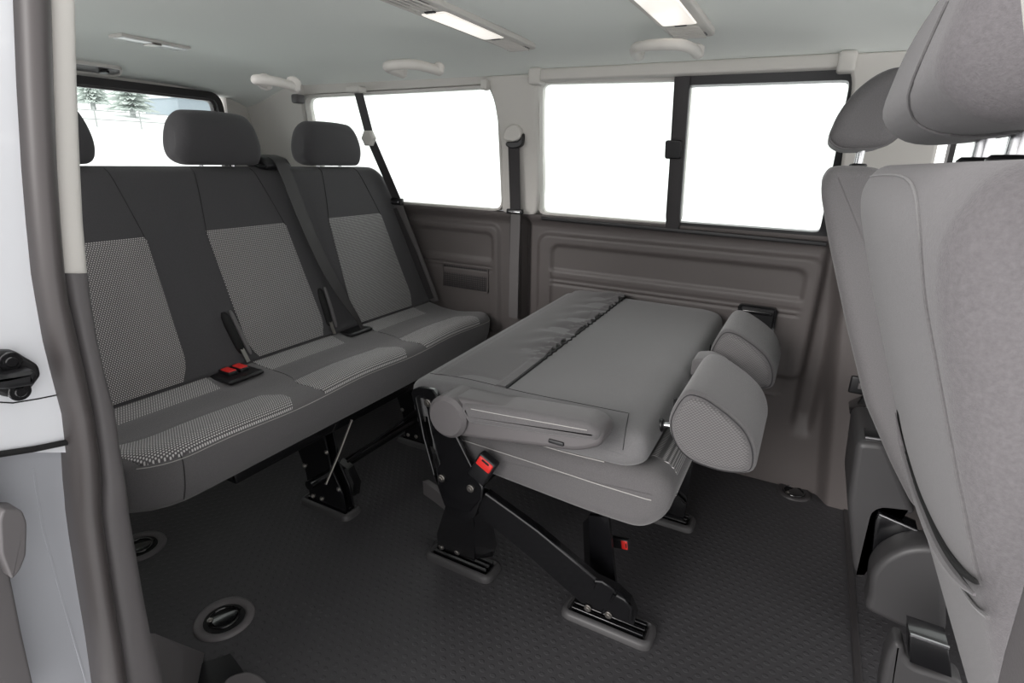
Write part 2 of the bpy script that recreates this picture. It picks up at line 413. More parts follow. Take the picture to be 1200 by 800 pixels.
# blind rod between the pillars with its end clips
rd = thing('blind_rod', (-.4, 1.80, 1.362), 'pale grey rod above the sliding window with clip ends', 'blind')
g = G(); g.add(extr(roundpoly([(1.775, 1.348), (1.80, 1.343), (1.815, 1.36), (1.80, 1.385), (1.78, 1.38)], .006, 3), -.86, -.0, .002, 'x')); g.build('rod', M['trim'], rd)
for s in (-.885, .0): G().add(box(s-.012, s+.03, 1.765, 1.82, 1.335, 1.385, .008)).build('clip', M['trim'], rd)
rc = G(); rc.add(box(-1.085, -1.06, 1.775, 1.81, 1.325, 1.36, .008)); tag(rc.build('blind_clip', M['trim']), 'small pale clip left of the belt pillar top at the rear side window', 'clip')
rc = G(); rc.add(box(-2.01, -1.97, 1.775, 1.82, 1.30, 1.335, .008)); tag(rc.build('blind_clip', M['plast']), 'small grey clip at the rear top corner of the rear side window', 'clip')

# rear wall and tailgate
XR = -2.36
rw = G()
rw.add(box(XR-.05, XR, .35, 2.0, 0, .86)); rw.add(box(XR-.05, XR, 1.73, 1.95, .8, 1.40)); rw.add(box(XR-.05, XR, .3, .62, .8, 1.40)); rw.add(box(XR-.05, XR, .35, 1.95, 1.335, 1.40))
struct(rw.build('wall_back', M['trim']))
op = roundpoly([(.60, .84), (1.74, .84), (1.70, 1.34), (.64, 1.34)], .06, 6); ip = inset(op, .028)
w5 = struct(mesh('window_5', *ring(op, ip, XR-.03, XR+.012, 'x'), M['paneld']))
ip2 = inset(op, .036)
mesh('seal', *ring(inset(op, .026), ip2, XR-.03, XR-.006, 'x'), M['plast'], w5)
mesh('pane', *extr(inset(op, .02), XR-.022, XR-.018, 0, 'x'), M['glass'], w5)

# near side rear quarter and front quarter (the open doorway is between them)
def wn(v): return (v[0], ny_(v[2])+v[1], v[2])
nw = G(); nw.add(grid(8, 30, lambda u, v: (-2.4+u*1.55, ny_(v*.9), v*.9)))
K = len(nw.v); V, F = slab(8, 30, lambda u, v: (-2.4+u*1.55, ny_(v*.9), v*.9), (0, -1, 0), .06)
struct(mesh('wall_right', V, F, M['panel']))
V, F = slab(4, 6, lambda u, v: (-1.15+u*.20, ny_(.9+v*.48)-.12, .9+v*.48), (0, -1, 0), .05); struct(mesh('wall_right', V, F, M['trim']))
V, F = slab(4, 6, lambda u, v: (-2.4+u*.3, ny_(.9+v*.48), .9+v*.48), (0, -1, 0), .05); struct(mesh('wall_right', V, F, M['trim']))

# ------------------------------------------------------------------ door jamb at the left
XJ = -.78
rows = [(-60, (-30, 12, 53, 55, 88)), (0, (-30, 15, 56, 58, 90)), (100, (-30, 19, 59, 61, 92)), (200, (-30, 25, 63, 65, 96)), (260, (-30, 30, 67, 69, 99)), (320, (-30, 36, 72, 74, 104))]
rowl = [(320, (-30, 36, 72, 74, 104)), (350, (-30, 41, 76, 80, 107)), (400, (-30, 50, 88, 91, 115)), (440, (-30, 60, 97, 100, 124)), (485, (-30, 72, 106, 109, 136)), (530, (-30, 77, 113, 116, 142)), (565, (-30, 79, 116, 120, 148)),
        (585, (-30, 81, 115, 119, 151)), (600, (-30, 82, 116, 119, 152)), (630, (-30, 86, 120, 122, 157)), (695, (-30, 96, 129, 132, 168)), (748, (-30, 105, 139, 141, 178)), (800, (-30, 112, 147, 150, 190)), (900, (-30, 128, 162, 165, 212))]
def jamb(rws, i0, i1, dx, m, name, par=None, bulge=.0, ns=7, th=.05):
    """one vertical strip of the door frame, lofted along the height"""
    V = []; F = []; S = ns+2
    for py, xs in rws:
        a = at(xs[i0], py, 0, XJ); b = at(xs[i1], py, 0, XJ)
        V.append((XJ-th, a.y, a.z))
        for k in range(ns):
            t = k/(ns-1); p = a.lerp(b, t); V.append((XJ+dx+bulge*math.sin(PI*t)**.6 if bulge else XJ+dx, p.y, p.z))
        V.append((XJ-th, b.y, b.z))
    for i in range(len(rws)-1):
        for k in range(S): F.append((i*S+k, i*S+(k+1) % S, (i+1)*S+(k+1) % S, (i+1)*S+k))
    F.append(tuple(range(S))[::-1]); F.append(tuple((len(rws)-1)*S+k for k in range(S)))
    return mesh(name, V, F, m, par, 50)
allr = rows[:-1]+rowl
up = [r for r in allr if r[0] <= 530]; dn = [r for r in allr if r[0] >= 530]
dj = jamb(up, 0, 1, 0, M['paint'], 'wall_right', th=.12); struct(dj)
jamb(dn, 0, 1, -.012, M['paintg'], 'sill_panel', dj, th=.1)
struct(jamb(allr, 1, 2, .004, M['rubber'], 'trim_6', bulge=.022, ns=9, th=.03))
struct(jamb(rows, 3, 4, -.004, M['trim'], 'trim_7', bulge=.006, th=.05))
struct(jamb(rowl, 3, 4, -.002, M['plast'], 'trim_8', bulge=.008, th=.10))
# ridge joining the pillar trim to the floor
P = [at(181, 745, 0, -.86), at(150, 690, 0, -.80), at(150, 800, 0, -.80)]
kick = G()
vs = [at(140, 740, 0, -.79), at(181, 742, 0, -.84), at(150, 860, 0, -.79), Vector((-1.21, .50, 0)), Vector((-1.066, .549, 0)), Vector((-1.0, .46, .0)), Vector((-.86, .36, .0)), Vector((-1.2, .30, 0)), Vector((-.82, .2, 0)), at(215, 760, 0, -.93), at(180, 800, 0, -.86)]
bm = bmesh.new()
for v in vs: bm.verts.new(v)
bmesh.ops.convex_hull(bm, input=bm.verts)
me = bpy.data.meshes.new('trim_9'); bm.to_mesh(me); bm.free(); me.materials.append(M['plast']); o = bpy.data.objects.new('trim_9', me); sc.collection.objects.link(o); struct(o)
# black gap and lower seal at the very left
g = G(); g.add(tube([at(-40, 538, 0, XJ+.003), at(0, 532, 0, XJ+.003), at(40, 526, 0, XJ+.003), at(79, 518, 0, XJ+.003)], .004, 8)); g.build('panel_gap', M['hole'], dj)
g = G(); g.add(tube([at(-20, 378+92, 0, XJ), at(15, 472, 0, XJ), at(45, 467, 0, XJ), at(75, 461, 0, XJ)], .0009, 6)); g.build('panel_gap', M['hole'], dj)
def poly_x(pix, x, th, r=.004, n=3):
    pf = [(at(px, py, 0, x).y, at(px, py, 0, x).z) for px, py in pix]; return extr(pf, min(x-th, x), max(x-th, x), r, 'x', n)
g = G(); g.add(poly_x([(-60, 560), (0, 548), (2, 600), (10, 660), (26, 740), (46, 830), (-60, 830)], XJ+.03, .03)); g.build('lower_seal', M['plast'], dj)
g = G(); g.add(poly_x(roundpoly([(4, 597), (26, 597), (32, 612), (31, 650), (24, 668), (14, 680), (2, 650), (0, 610)], 5, 3), XJ+.05, .03, .002)); g.build('bump_stop', M['plast'], dj)
g = G(); g.add(tube([at(38, 548, 0, XJ-.0135), at(50, 620, 0, XJ-.0135), at(72, 700, 0, XJ-.0135), at(104, 810, 0, XJ-.0135)], .0022, 6)); g.build('crease', M['paintg'], dj)
# striker
st = thing('door_striker', at(20, 470, 0, XJ), 'black door striker block screwed to the white door jamb', 'striker')
g = G(); g.add(poly_x(roundpoly([(-30, 415), (5, 411), (18, 411), (46, 428), (49, 440), (34, 460), (22, 467), (5, 465), (-30, 450)], 4, 3), XJ+.012, .02, .004)); g.build('base_plate', M['blackp'], st)
g = G(); g.add(poly_x(roundpoly([(-30, 437), (10, 440), (40, 433), (46, 440), (42, 452), (10, 457), (-30, 455)], 3, 3), XJ+.035, .03, .006)); g.build('striker_bar', M['blackp'], st)
for px, py in ((11, 423), (22, 458)):
    c = at(px, py, 0, XJ+.012); G().add(cyl(c, (1, 0, 0), .011, .004, 20, .001)).add(cyl(c+Vector((.004, 0, 0)), (1, 0, 0), .006, .003, 16, .001)).build('screw', M['black'], st)

# near front pillar of the doorway, at the right edge
g = G(); z0 = 1.09
g.add(poly_x([(1190, -40), (1192, 30), (1197, 78), (1260, 120), (1330, 60), (1330, -40)], .045, -.03)); o = g.build('trim_10', M['trim']); struct(o)
g = G(); g.add(poly_x([(1206, 630), (1192, 690), (1172, 760), (1156, 830), (1330, 830), (1330, 600)], .07, -.03)); o = g.build('trim_11', M['plast']); struct(o)

# ------------------------------------------------------------------ rear bench
BO = Vector((-1.3, 1.2, 0))
bench = thing('rear_bench', BO, 'long dark grey three seat rear bench along the back of the van', 'seat')
Y0, Y1 = .50, 1.945
def bshift(v):
    x, y, z = v
    k = sstep(-1.45, -1.2, x)
    d = max(0, .635-y); r = .135; d = min(d, r*.99)
    s = (r-math.sqrt(r*r-d*d))*1.0
    d2 = max(0, y-(Y1-.06)); s += (.07-math.sqrt(max(0, .07**2-min(d2, .069)**2)))
    zz = z+.004*math.cos((y-1.16)/.475*2*PI)*k*(1 if z > .4 else 0)
    return (x-s*k, y, zz)
top = catmull([(-1.50, .505), (-1.43, .494), (-1.36, .482), (-1.27, .478), (-1.20, .486), (-1.155, .492), (-1.125, .488), (-1.108, .472), (-1.106, .445), (-1.113, .40), (-1.128, .36)], 5)
under = [(-1.150, .342), (-1.3, .335), (-1.45, .335), (-1.50, .36)]
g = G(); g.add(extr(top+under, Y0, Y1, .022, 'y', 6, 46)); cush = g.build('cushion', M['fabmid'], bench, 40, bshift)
def ins_edge(side, c, x):
    # half width of the insert as a function of depth
    h = interp([-1.5, -1.43, -1.36, -1.30, -1.26, -1.22, -1.17, -1.13, -1.108], [.165, .160, .152, .150, .158, .182, .198, .196, .178], x)
    return c+side*h
ti = [p for p in top if p[0] < -1.1075 or p[1] > .468][:]
ti = [p for p in top[:36]]
seg_cent = [.715, 1.185, 1.650]
for c in seg_cent:
    for lo, hi, nm, mm in ((-1.50, -1.352, 'rear_insert', 'weaveh'), (-1.352, -1.235, 'shaded_insert', 'fab'), (-1.235, -1.0, 'front_insert', 'weaveh')):  # middle band is the same weave, its shade put in as darker fabric
        cv = [p for p in ti if lo-.012 <= p[0] <= hi+.012]
        g = G(); g.add(patch(cv, [ins_edge(-1, c, p[0]) for p in cv], [ins_edge(1, c, p[0]) for p in cv], .002 if mm == 'weaveh' else .0024, 16)); g.build(nm, M[mm], cush, 50, bshift)
# stitch line along the front edge
g = G(); pts = [bshift((-1.1055, Y0+.03+i*(Y1-Y0-.06)/80, .470)) for i in range(81)]
g.add(tube([(p[0]+.0012, p[1], p[2]-.002) for p in pts], .0011, 5)); g.build('stitching', M['thread'], cush)
for c in (.60,):
    g = G(); g.add(tube([bshift((x+.0015, c, z)) for x, z in top[34:]], .0010, 5)); g.build('stitching', M['seam'], cush)

# backrest
bk = catmull([(-1.445, .475), (-1.425, .50), (-1.435, .53), (-1.475, .64), (-1.53, .80), (-1.585, .96), (-1.605, 1.015), (-1.622, 1.043), (-1.65, 1.055)], 5)
bkr = [(-1.70, 1.055), (-1.735, 1.03), (-1.70, .95), (-1.58, .60), (-1.53, .475)]
BY0, BY1 = .46, 1.945
def kshift(v):
    x, y, z = v
    e = interp([.48, .7, 1.0, 1.05], [0, .014, .030, .034], z)   # the outer edges lean in towards the top
    t = (y-YC)/.78; y2 = y-(e*max(0, t) if t > 0 else e*t*1.0)*(abs(t)**3)
    f = max(0, y-(BY1-.10)); z2 = z-(.7*f*f/.1)*sstep(.93, 1.05, z)
    ph = 0
    for c in seg_cent:
        d = abs(y-c)/.235
        if d < 1: ph = (1-d*d)**.5*.010
    return (x+ (ph-.005)*sstep(.5, .6, z)*(1-sstep(.9, 1.03, z)) if x > -1.62 and z < 1.0 else x, y2, z2)
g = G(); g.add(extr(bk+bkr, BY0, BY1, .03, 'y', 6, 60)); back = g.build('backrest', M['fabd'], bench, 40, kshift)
bi = [p for p in bk if .505 < p[1] < .872]; bi = [(bi[0][0]-.002, bi[0][1]-.004)]+bi+[(bi[-1][0]-.0035, bi[-1][1]+.010)]
for (c, l0, l1, r0, r1) in ((.69, .54, .54, .832, .847), (1.17, 1.025, 1.020, 1.325, 1.30), (1.64, 1.468, 1.495, 1.815, 1.785)):
    zl = [p[1] for p in bi]
    f0 = lambda z, a, b: a+(b-a)*(z-.53)/(.87-.53)
    sgn = lambda z: .02*max(0, (.56-z)/.05)**1.5
    g = G(); g.add(patch(bi, [f0(z, l0, l1)+sgn(z) for z in zl], [f0(z, r0, r1)-sgn(z) for z in zl], .003, 14, flip=-1)); g.build('backrest_insert', M['weave'], back, 50, kshift)
    for a, b in ((l0, l1), (r0, r1)):
        cv = [p for p in bk if p[1] > .86 and p[0] > -1.64]
        sd = -1 if a < c else 1
        g = G(); g.add(tube([kshift((x+.0008, f0(z, a, b)-sd*.25*(z-.87)*0+sd*(-.10)*(z-.87)*2, z+.0008)) for x, z in cv], .0011, 5)); g.build('seam', M['seam'], back)

def headrest_up(c, w_, parent, x0=-1.655, z0=1.075, post=True, mm='fabd'):
    pf = catmull([(x0+.045, z0+.0), (x0+.058, z0+.05), (x0+.048, z0+.11), (x0+.022, z0+.142), (x0-.015, z0+.145), (x0-.045, z0+.12), (x0-.055, z0+.06), (x0-.045, z0+.01), (x0-.02, z0-.006), (x0+.02, z0-.008)], 4, True)
    pf = roundpoly(pf, .002, 1)
    g = G(); g.add(extr(pf, c-w_/2, c+w_/2, .036, 'y', 7, 10, blob=True))
    def tp(v):
        t = (v[1]-c)/(w_/2); k = 1-.10*sstep(z0+.02, z0+.14, v[2]); return (v[0]-.012*t*t, c+(v[1]-c)*k, v[2]-.006*t*t*sstep(z0+.06, z0+.14, v[2]))
    h = g.build('headrest', M[mm], parent, 60, tp)
    for s in (-1, 1):
        q = G(); q.add(cyl((x0-.005, c+s*.055, z0-.045), (0, 0, 1), .006, .05, 14, .001)); q.build('post', M['chrome'], h)
        q = G(); q.add(cyl((x0-.005, c+s*.055, z0-.028), (0, 0, 1), .014, .012, 18, .003)); q.build('collar', M['blackp'], h)
    return h
for c in (.670, 1.160, 1.622): headrest_up(c, .28, bench, z0=1.068)

# armrest/buckle slots in the backrest, with the bare stalks under them
for (x0_, y0_, x1_, y1_) in ((260, 366, 283, 414), (373, 338, 386, 382)):
    Pp = Vector((-1.42, 0, .48)); Nn = Vector((0, 1, 0)).cross(Vector((-.2, 0, .57))).normalized()
    def onp(px, py):
        d = (px-600)*RT-(py-400)*UP+FPX*FW; C = Vector((0, 0, EYE)); return C+d*((Pp-C).dot(Nn)/d.dot(Nn))
    a, b = onp(x0_, y0_), onp(x1_, y1_)
    if Nn.x < 0: Nn = -Nn
    g = G(); g.add(tube([a.lerp(b, t)+Nn*.004 for t in (0, .04, .1, .3, .6, .85, .95, 1)], [.004, .008, .011, .0135, .0135, .012, .009, .005], 12)); g.build('recess_slot', M['hole'], back)
    g = G(); g.add(ribbon([a.lerp(b, .9)+Nn*.012, b.lerp(b+(b-a)*.25, .9)+Nn*.014], (0, 1, 0), .012, .003)); g.build('buckle_stalk', M['steel'], back)
    lp = G(); lp.add(tube([a.lerp(b, t)+Nn*.010+Vector((0, .020, 0)) for t in (0, .06, .2, .5, .8, 1, 1.08)], [.003, .005, .006, .007, .007, .006, .003], 12)); lp.build('slot_lip', M['fabmid'], back)

# buckles sunk into the cushion between first and second seat
bz = .492
g = G(); g.add(box(-1.455, -1.34, .885, 1.0, .484, .497, .008)); bt = g.build('buckle_tray', M['blackp'], bench)
for k, yy in enumerate((.925, .962)):
    q = G(); q.add(box(-1.44, -1.375, yy-.014, yy+.014, .493, .508, .005)); r_ = q.build('buckle', M['blackp'], bench)
    q = G(); q.add(box(-1.418, -1.378, yy-.012, yy+.012, .501, .5105, .003)); q.build('release_button', M['red'], r_)
g = G(); g.add(box(-1.465, -1.37, 1.385, 1.50, .482, .497, .010)); g.build('belt_socket', M['blackp'], bench)

# centre belt over the backrest
g = G(); g.add(extr(roundpoly([(-1.70, 1.055), (-1.60, 1.045), (-1.585, 1.06), (-1.61, 1.085), (-1.66, 1.095), (-1.71, 1.08)], .012, 3), 1.285, 1.385, .010, 'y', 3)); gd = g.build('belt_outlet', M['blackp'], bench)
for yy in (1.31, 1.36): G().add(bolt((-1.615, yy, 1.088), (.5, 0, 1), .006)).build if False else None
cb = [(-1.66, 1.335, 1.09), (-1.60, 1.338, 1.08), (-1.575, 1.345, 1.03), (-1.535, 1.36, .90), (-1.48, 1.385, .74), (-1.43, 1.415, .62), (-1.395, 1.44, .54), (-1.385, 1.452, .50)]
cbn = catmull(cb, 4)
wds = [interp([0, .7, .85, 1], [.052, .050, .030, .018], i/(len(cbn)-1)) for i in range(len(cbn))]
dirs = [Vector((-.25*interp([0, .6, 1], [0, .4, 2.5], i/(len(cbn)-1)), 1, 0)) for i in range(len(cbn))]
g = G(); g.add(ribbon(cbn, dirs, wds, .002)); g.build('belt_strap', M['belt'], bench)
g = G(); g.add(ribbon([(p[0]-.006, p[1]+.012, p[2]) for p in cbn], dirs, [x*.8 for x in wds], .002)); g.build('belt_strap', M['belt'], bench)

# foot tray + leg kit used by both seats
def foot(x0, x1, y0, y1, parent, nb=2, name='foot_cover'):
    op = roundpoly([(x0, y0), (x1, y0), (x1, y1), (x0, y1)], .028, 5); ip = inset(op, .020)
    N = len(op); V = []
    lv = [(op, 0), (inset(op, .002), .010), (inset(op, .006), .017), (inset(op, .014), .019), (ip, .014), (ip, .004)]
    for pf, z in lv: V += [(p, q, z) for p, q in pf]
    F = [(k*N+i, k*N+(i+1) % N, (k+1)*N+(i+1) % N, (k+1)*N+i) for k in range(len(lv)-1) for i in range(N)]
    F.append(tuple((len(lv)-1)*N+i for i in range(N))); F.append(tuple(range(N))[::-1])
    fc = mesh(name, V, F, M['rim'], parent, 50)
    g = G()
    for k in range(3): g.add(box(x0+.025, x1-.025, y0+.024+k*.018, y0+.034+k*.018, .006, .022, .002))
    g.build('floor_rail', M['black'], fc)
    return fc
def plate(pix, y, th, parent, name, m='black', r=.003, fn=None):
    pf = [(at(px, py, 1, y).x, at(px, py, 1, y).z) for px, py in pix]
    g = G(); g.add(extr(pf, y, y+th, r, 'y', 2)); return g.build(name, M[m], parent, 35, fn)

# bench legs
for (fx0, fx1, fy) in ((-1.345, -1.13, 1.065), (-1.345, -1.13, 1.56)):
    foot(fx0, fx1, fy, fy+.085, bench)
    for xo, yo in ((0, .02), (0, .055)):
        g = G(); g.add(extr(roundpoly([(fx0+.04, .012), (fx1-.02, .012), (fx1-.03, .09), (fx1-.07, .17), (fx1-.09, .30), (fx1-.10, .345), (fx0+.01, .345), (fx0-.02, .25), (fx0+.03, .12)], .015, 3), fy+yo, fy+yo+.008, .002, 'y', 2)); lg = g.build('leg', M['black'], bench)
        if yo < .03:
            for bx, bz_ in ((fx0+.055, .035), (fx0+.095, .038), (fx0+.03, .14), (fx1-.04, .10), (fx1-.08, .22), (fx0+.06, .24)):
                bolt((bx, fy+yo, bz_), (0, -1, 0), .008).build('bolt', M['steel'], lg)
g = G(); g.add(tube([(-1.24, 1.03, .12), (-1.24, 1.66, .12)], .016, 12)).add(tube([(-1.36, 1.03, .25), (-1.36, 1.66, .25)], .014, 12)).add(box(-1.42, -1.17, .75, 1.9, .30, .338, .006)); g.build('under_frame', M['black'], bench)
g = G(); g.add(ribbon([(-1.17, .80, .335), (-1.20, .78, .325), (-1.27, .78, .325)], (0, 1, 0), .03, .006)); g.build('pull_strap', M['steel'], bench)
g = G(); g.add(tube([(-1.165, 1.03, .15), (-1.155, 1.08, .23), (-1.14, 1.13, .33)], .004, 8)); g.build('release_rod', M['steel'], bench)
g = G(); g.add(tube([(-1.14, 1.10, .20), (-1.12, 1.5, .26)], .004, 8)); g.build('release_rod', M['black'], bench)
g = G(); g.add(ribbon([(-1.15, 1.49, .17), (-1.15, 1.485, .22), (-1.16, 1.48, .32)], (1, 0.4, 0), .03, .006)); g.build('brace', M['plast'], bench)
g = G(); g.add(ribbon([(-1.185, 1.17, .03), (-1.16, 1.155, .09), (-1.17, 1.14, .15), (-1.2, 1.13, .17)], (.3, 1, 0), .022, .008)); g.build('release_lever', M['black'], bench)

# ------------------------------------------------------------------ folded double seat
ST = thing('folded_seat', (-.48, 1.36, 0), 'dark grey double seat folded flat on black legs in mid floor', 'seat')
A0, A1 = .965, 1.925
XB0, XB1 = -.785, -.212
zt = .605
# cushion below
def tilt(v): return (v[0], v[1], v[2]+.034*(v[1]-.965)/.96)
pf = roundpoly([(-.74, .475), (-.74, .40), (-.62, .395), (-.32, .375), (-.20, .375), (-.155, .425), (-.150, .485), (-.18, .515), (-.30, .522), (-.55, .51)], [.03, .04, .05, .08, .05, .04, .04, .03, .05, .03], 5)
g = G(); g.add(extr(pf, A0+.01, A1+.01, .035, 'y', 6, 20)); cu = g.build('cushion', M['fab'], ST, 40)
lst = [(at(545, 507, 1, A0+.02), at(735, 555, 1, A0+.02))]
g = G(); zz = lambda x: interp([-.69, -.6, -.45, -.3, -.2, -.15], [.474, .472, .468, .463, .462, .466], x)
g.add(tube([(x, A0+.0095, zz(x)) for x in [-.66+i*.0115 for i in range(42)]], .0011, 5)); g.build('stitching', M['thread'], cu)
cvf = [p for p in pf if p[0] > -.19 and .40 < p[1] < .522]
cvf = catmull([(-.215, .5195), (-.19, .516), (-.167, .503), (-.1545, .475), (-.1555, .435)], 4)
g = G(); g.add(patch(cvf, [A0+.085]*len(cvf), [A0+.42]*len(cvf), .002, 12)); g.build('front_insert', M['weave'], cu, 50)

# backrest lying face down on the cushion
pfb = roundpoly([(XB0, .545), (XB0+.005, zt-.012), (XB0+.10, zt), (XB1-.05, zt), (XB1, zt-.010), (XB1+.010, .54), (XB1-.03, .515), (XB0+.06, .500), (XB0+.01, .50)], [.02, .03, .08, .04, .028, .03, .03, .03, .02], 5)
bfold = tilt
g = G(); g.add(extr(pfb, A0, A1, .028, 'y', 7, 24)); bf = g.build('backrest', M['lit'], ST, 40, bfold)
# piping seam round the near end
for ln in ([(473, 439), (484, 436), (500, 437), (548, 444), (616, 460), (696, 476), (736, 484)], [(737, 484), (734, 500), (730, 527)], [(470, 450), (477, 451), (485, 454)]):
    P_ = onsurf(bf, densify(ln), .0003)
    if len(P_) > 3: g = G(); g.add(tube(P_, .0009, 5)); g.build('seam', M['seam'], bf)
g = G(); g.add(tube([(x, A0+.0055, .520+.002*math.sin(x*20)) for x in [-.66+i*.01 for i in range(38)]], .0011, 5)); g.build('stitching', M['thread'], bf)
# gathered cloth flap over the rear half, ending in a ruffled hem
def flapf(u, v):
    x = -.745+u*.195; y = A0+.055+v*(A1-A0-.06)
    rf = .004*math.sin(v*150+3*math.sin(v*23))*sstep(.72, .97, u)*sstep(.12, .3, v)
    wr = 1.7*(.0035*math.sin(v*31+u*5+1.5*math.sin(v*11))+.002*math.sin(v*57-u*7))*sstep(.25, .8, u)*sstep(.15, .35, v)
    hem = .005*sstep(.80, .86, u)
    x2 = x+.003*math.sin(v*170)*sstep(.9, 1, u)*sstep(.15, .3, v)+.012*sstep(.5, .0, v)*u*0
    base = .0008-.0022*(1-sstep(0, .06, v))*(1-sstep(.84, .86, u))+(.0025+rf+wr)*sstep(.06, .30, v)*sstep(0, .25, u)-.004*(1-sstep(0, .12, u))
    return (x2, y, .034*(y-.965)/.96+zt+base+(.004 if u > .87 else 0))
V, F = slab(36, 220, flapf, (0, 0, -1), .004); mesh('gathered_flap', V, F, M['fab'], bf, 60)
g = G(); g.add(tube([(flapf(1, i/60)[0]+.004, flapf(1, i/60)[1], .034*(flapf(1, i/60)[1]-.965)/.96+zt+.0008) for i in range(61)], .0024, 6)); g.build('seam', M['hole'], bf)

# headrests, posts towards the front
def fold_headrest(y0, y1):
    pix = [(786, 497), (792, 478), (805, 462), (822, 464), (840, 475), (860, 491), (875, 508), (883, 530), (879, 550), (856, 552), (830, 546), (808, 536), (793, 520)]
    pf = [(at(px, py, 1, 1.02).x, at(px, py, 1, 1.02).z) for px, py in pix]; pf = catmull(pf, 4, True)
    cx = sum(p[0] for p in pf)/len(pf); cz = sum(p[1] for p in pf)/len(pf)
    g = G(); g.add(extr([(cx+(p[0]-cx)*1.07, cz+(p[1]-cz)*1.07) for p in pf], y0, y1, .022, 'y', 6, 8))
    h = g.build('headrest', M['fab'], ST, 60)
    g = G(); sc_ = .93; g.add(extr([(cx+(p[0]-cx)*sc_, cz+(p[1]-cz)*sc_) for p in pf], y0-.004, y0+.02, .012, 'y', 4)); g.build('side_panel', M['ribbed'], h, 60)
    g = G(); g.add(tube([(cx+(p[0]-cx)*.985, y0+.0055, cz+(p[1]-cz)*.985) for p in pf], .0012, 5, True)); g.build('piping', M['seam'], h)
    for yy in (y0+.075, y1-.075):
        g = G(); g.add(cyl((XB1-.01, yy, .575), (1, 0, .15), .006, .085, 14)); g.build('post', M['chrome'], h)
        g = G(); g.add(cyl((XB1-.004, yy, .575), (1, 0, .1), .014, .014, 18, .003)); g.build('collar', M['blackp'], h)
    return h
fold_headrest(1.01, 1.285); fold_headrest(1.485, 1.75)
# belt outlet on the top edge between the headrests
g = G(); g.add(extr(roundpoly([(-.20, .54), (-.20, .62), (-.17, .632), (-.135, .622), (-.128, .59), (-.135, .54)], .015, 4), 1.36, 1.43, .010, 'y', 4)); g.build('belt_outlet', M['plast'], ST)
g = G(); g.add(extr(roundpoly([(-.205, .595), (-.205, .640), (-.17, .648), (-.130, .636), (-.120, .615), (-.13, .600), (-.17, .610)], .01, 4), 1.355, 1.435, .006, 'y', 4)); g.build('belt_outlet_cover', M['fab'], ST)

# armrest
arm = [(at(px, py, 1, .815)) for px, py in [(0, 0)]]
c0 = at(525, 488, 1, .88); RA = .0475
tip = at(706, 512, 1, .88)
g = G(); g.add(cyl((c0.x, .87, c0.z), (0, 1, 0), RA, .085, 40, .008)); ar = g.build('armrest', M['plast'], ST)
# swept arm body
dirv = Vector((tip.x-c0.x, tip.z-c0.z)).normalized(); nv = Vector((-dirv.y, dirv.x))
L_ = math.hypot(tip.x-c0.x, tip.z-c0.z)
def loc(u, v): p = Vector((c0.x, c0.z))+dirv*u+nv*v; return (p.x, p.y)
body = roundpoly([loc(0, RA*.93), loc(L_*.5, .030), loc(L_*.92, .020), loc(L_, .008), loc(L_-.005, -.024), loc(L_*.85, -.042), loc(.06, -.048), loc(0, -RA*.97)], [.01, .05, .03, .015, .015, .03, .03, .01], 4)
g = G(); g.add(extr(body, .885, .955, .012, 'y', 4)); g.build('arm_shell', M['plast'], ar)
pad = roundpoly([loc(.035, .034), loc(L_*.5, .033), loc(L_*.93, .024), loc(L_-.002, .006), loc(L_-.012, -.012), loc(L_*.6, -.012), loc(.05, -.010), loc(.036, .008)], [.02, .05, .02, .015, .012, .05, .02, .02], 4)
g = G(); g.add(extr(pad, .876, .957, .014, 'y', 5)); pd_ = g.build('pad', M['fab'], ar, 60)
g = G(); g.add(tube(onsurf(pd_, densify([(552, 479), (600, 488), (650, 497), (688, 504)]), .0004), .0008, 5)); g.build('stitching', M['thread'], ar)
g = G(); p = loc(L_*.72, -.026); g.add(box(p[0]-.016, p[0]+.016, .881, .888, p[1]-.004, p[1]+.004, .002)); g.build('release_catch', M['blackp'], ar)

# side bracket with its slot : outline seen on the plane of the seat side
YB = .948
op = [(482, 461), (484, 456), (491, 454), (507, 457), (516, 470), (533, 508), (565, 571), (564, 585), (551, 600), (521, 592), (514, 572), (500, 530)]
ip = [(488, 466), (489, 465), (490, 464), (497, 466), (498, 470), (506, 508), (515, 544), (512, 548), (514, 566), (509, 556), (506, 545), (497, 512)]
of = [(at(a, b, 1, YB).x, at(a, b, 1, YB).z) for a, b in op]; inf = [(at(a, b, 1, YB).x, at(a, b, 1, YB).z) for a, b in ip]
br = mesh('side_bracket', *ring(of, inf, YB, YB+.012, 'y'), M['black'], ST)
g = G(); g.add(tube([(p[0], YB, p[1]) for p in of[2:9]], .0028, 8)); g.build('rolled_edge', M['black'], br)
g = G(); g.add(tube([(p[0], YB, p[1]) for p in inf], .0022, 8, True)); g.build('rolled_edge', M['black'], br)
for px, py in ((501.5, 472), (517.5, 560), (551.5, 572)): bolt(at(px, py, 1, YB), (0, -1, 0), .0095).build('bolt', M['steel'], br)
plate([(514, 566), (540, 570), (566, 580), (556, 606), (545, 612), (524, 604)], YB+.010, .03, ST, 'pivot_block')

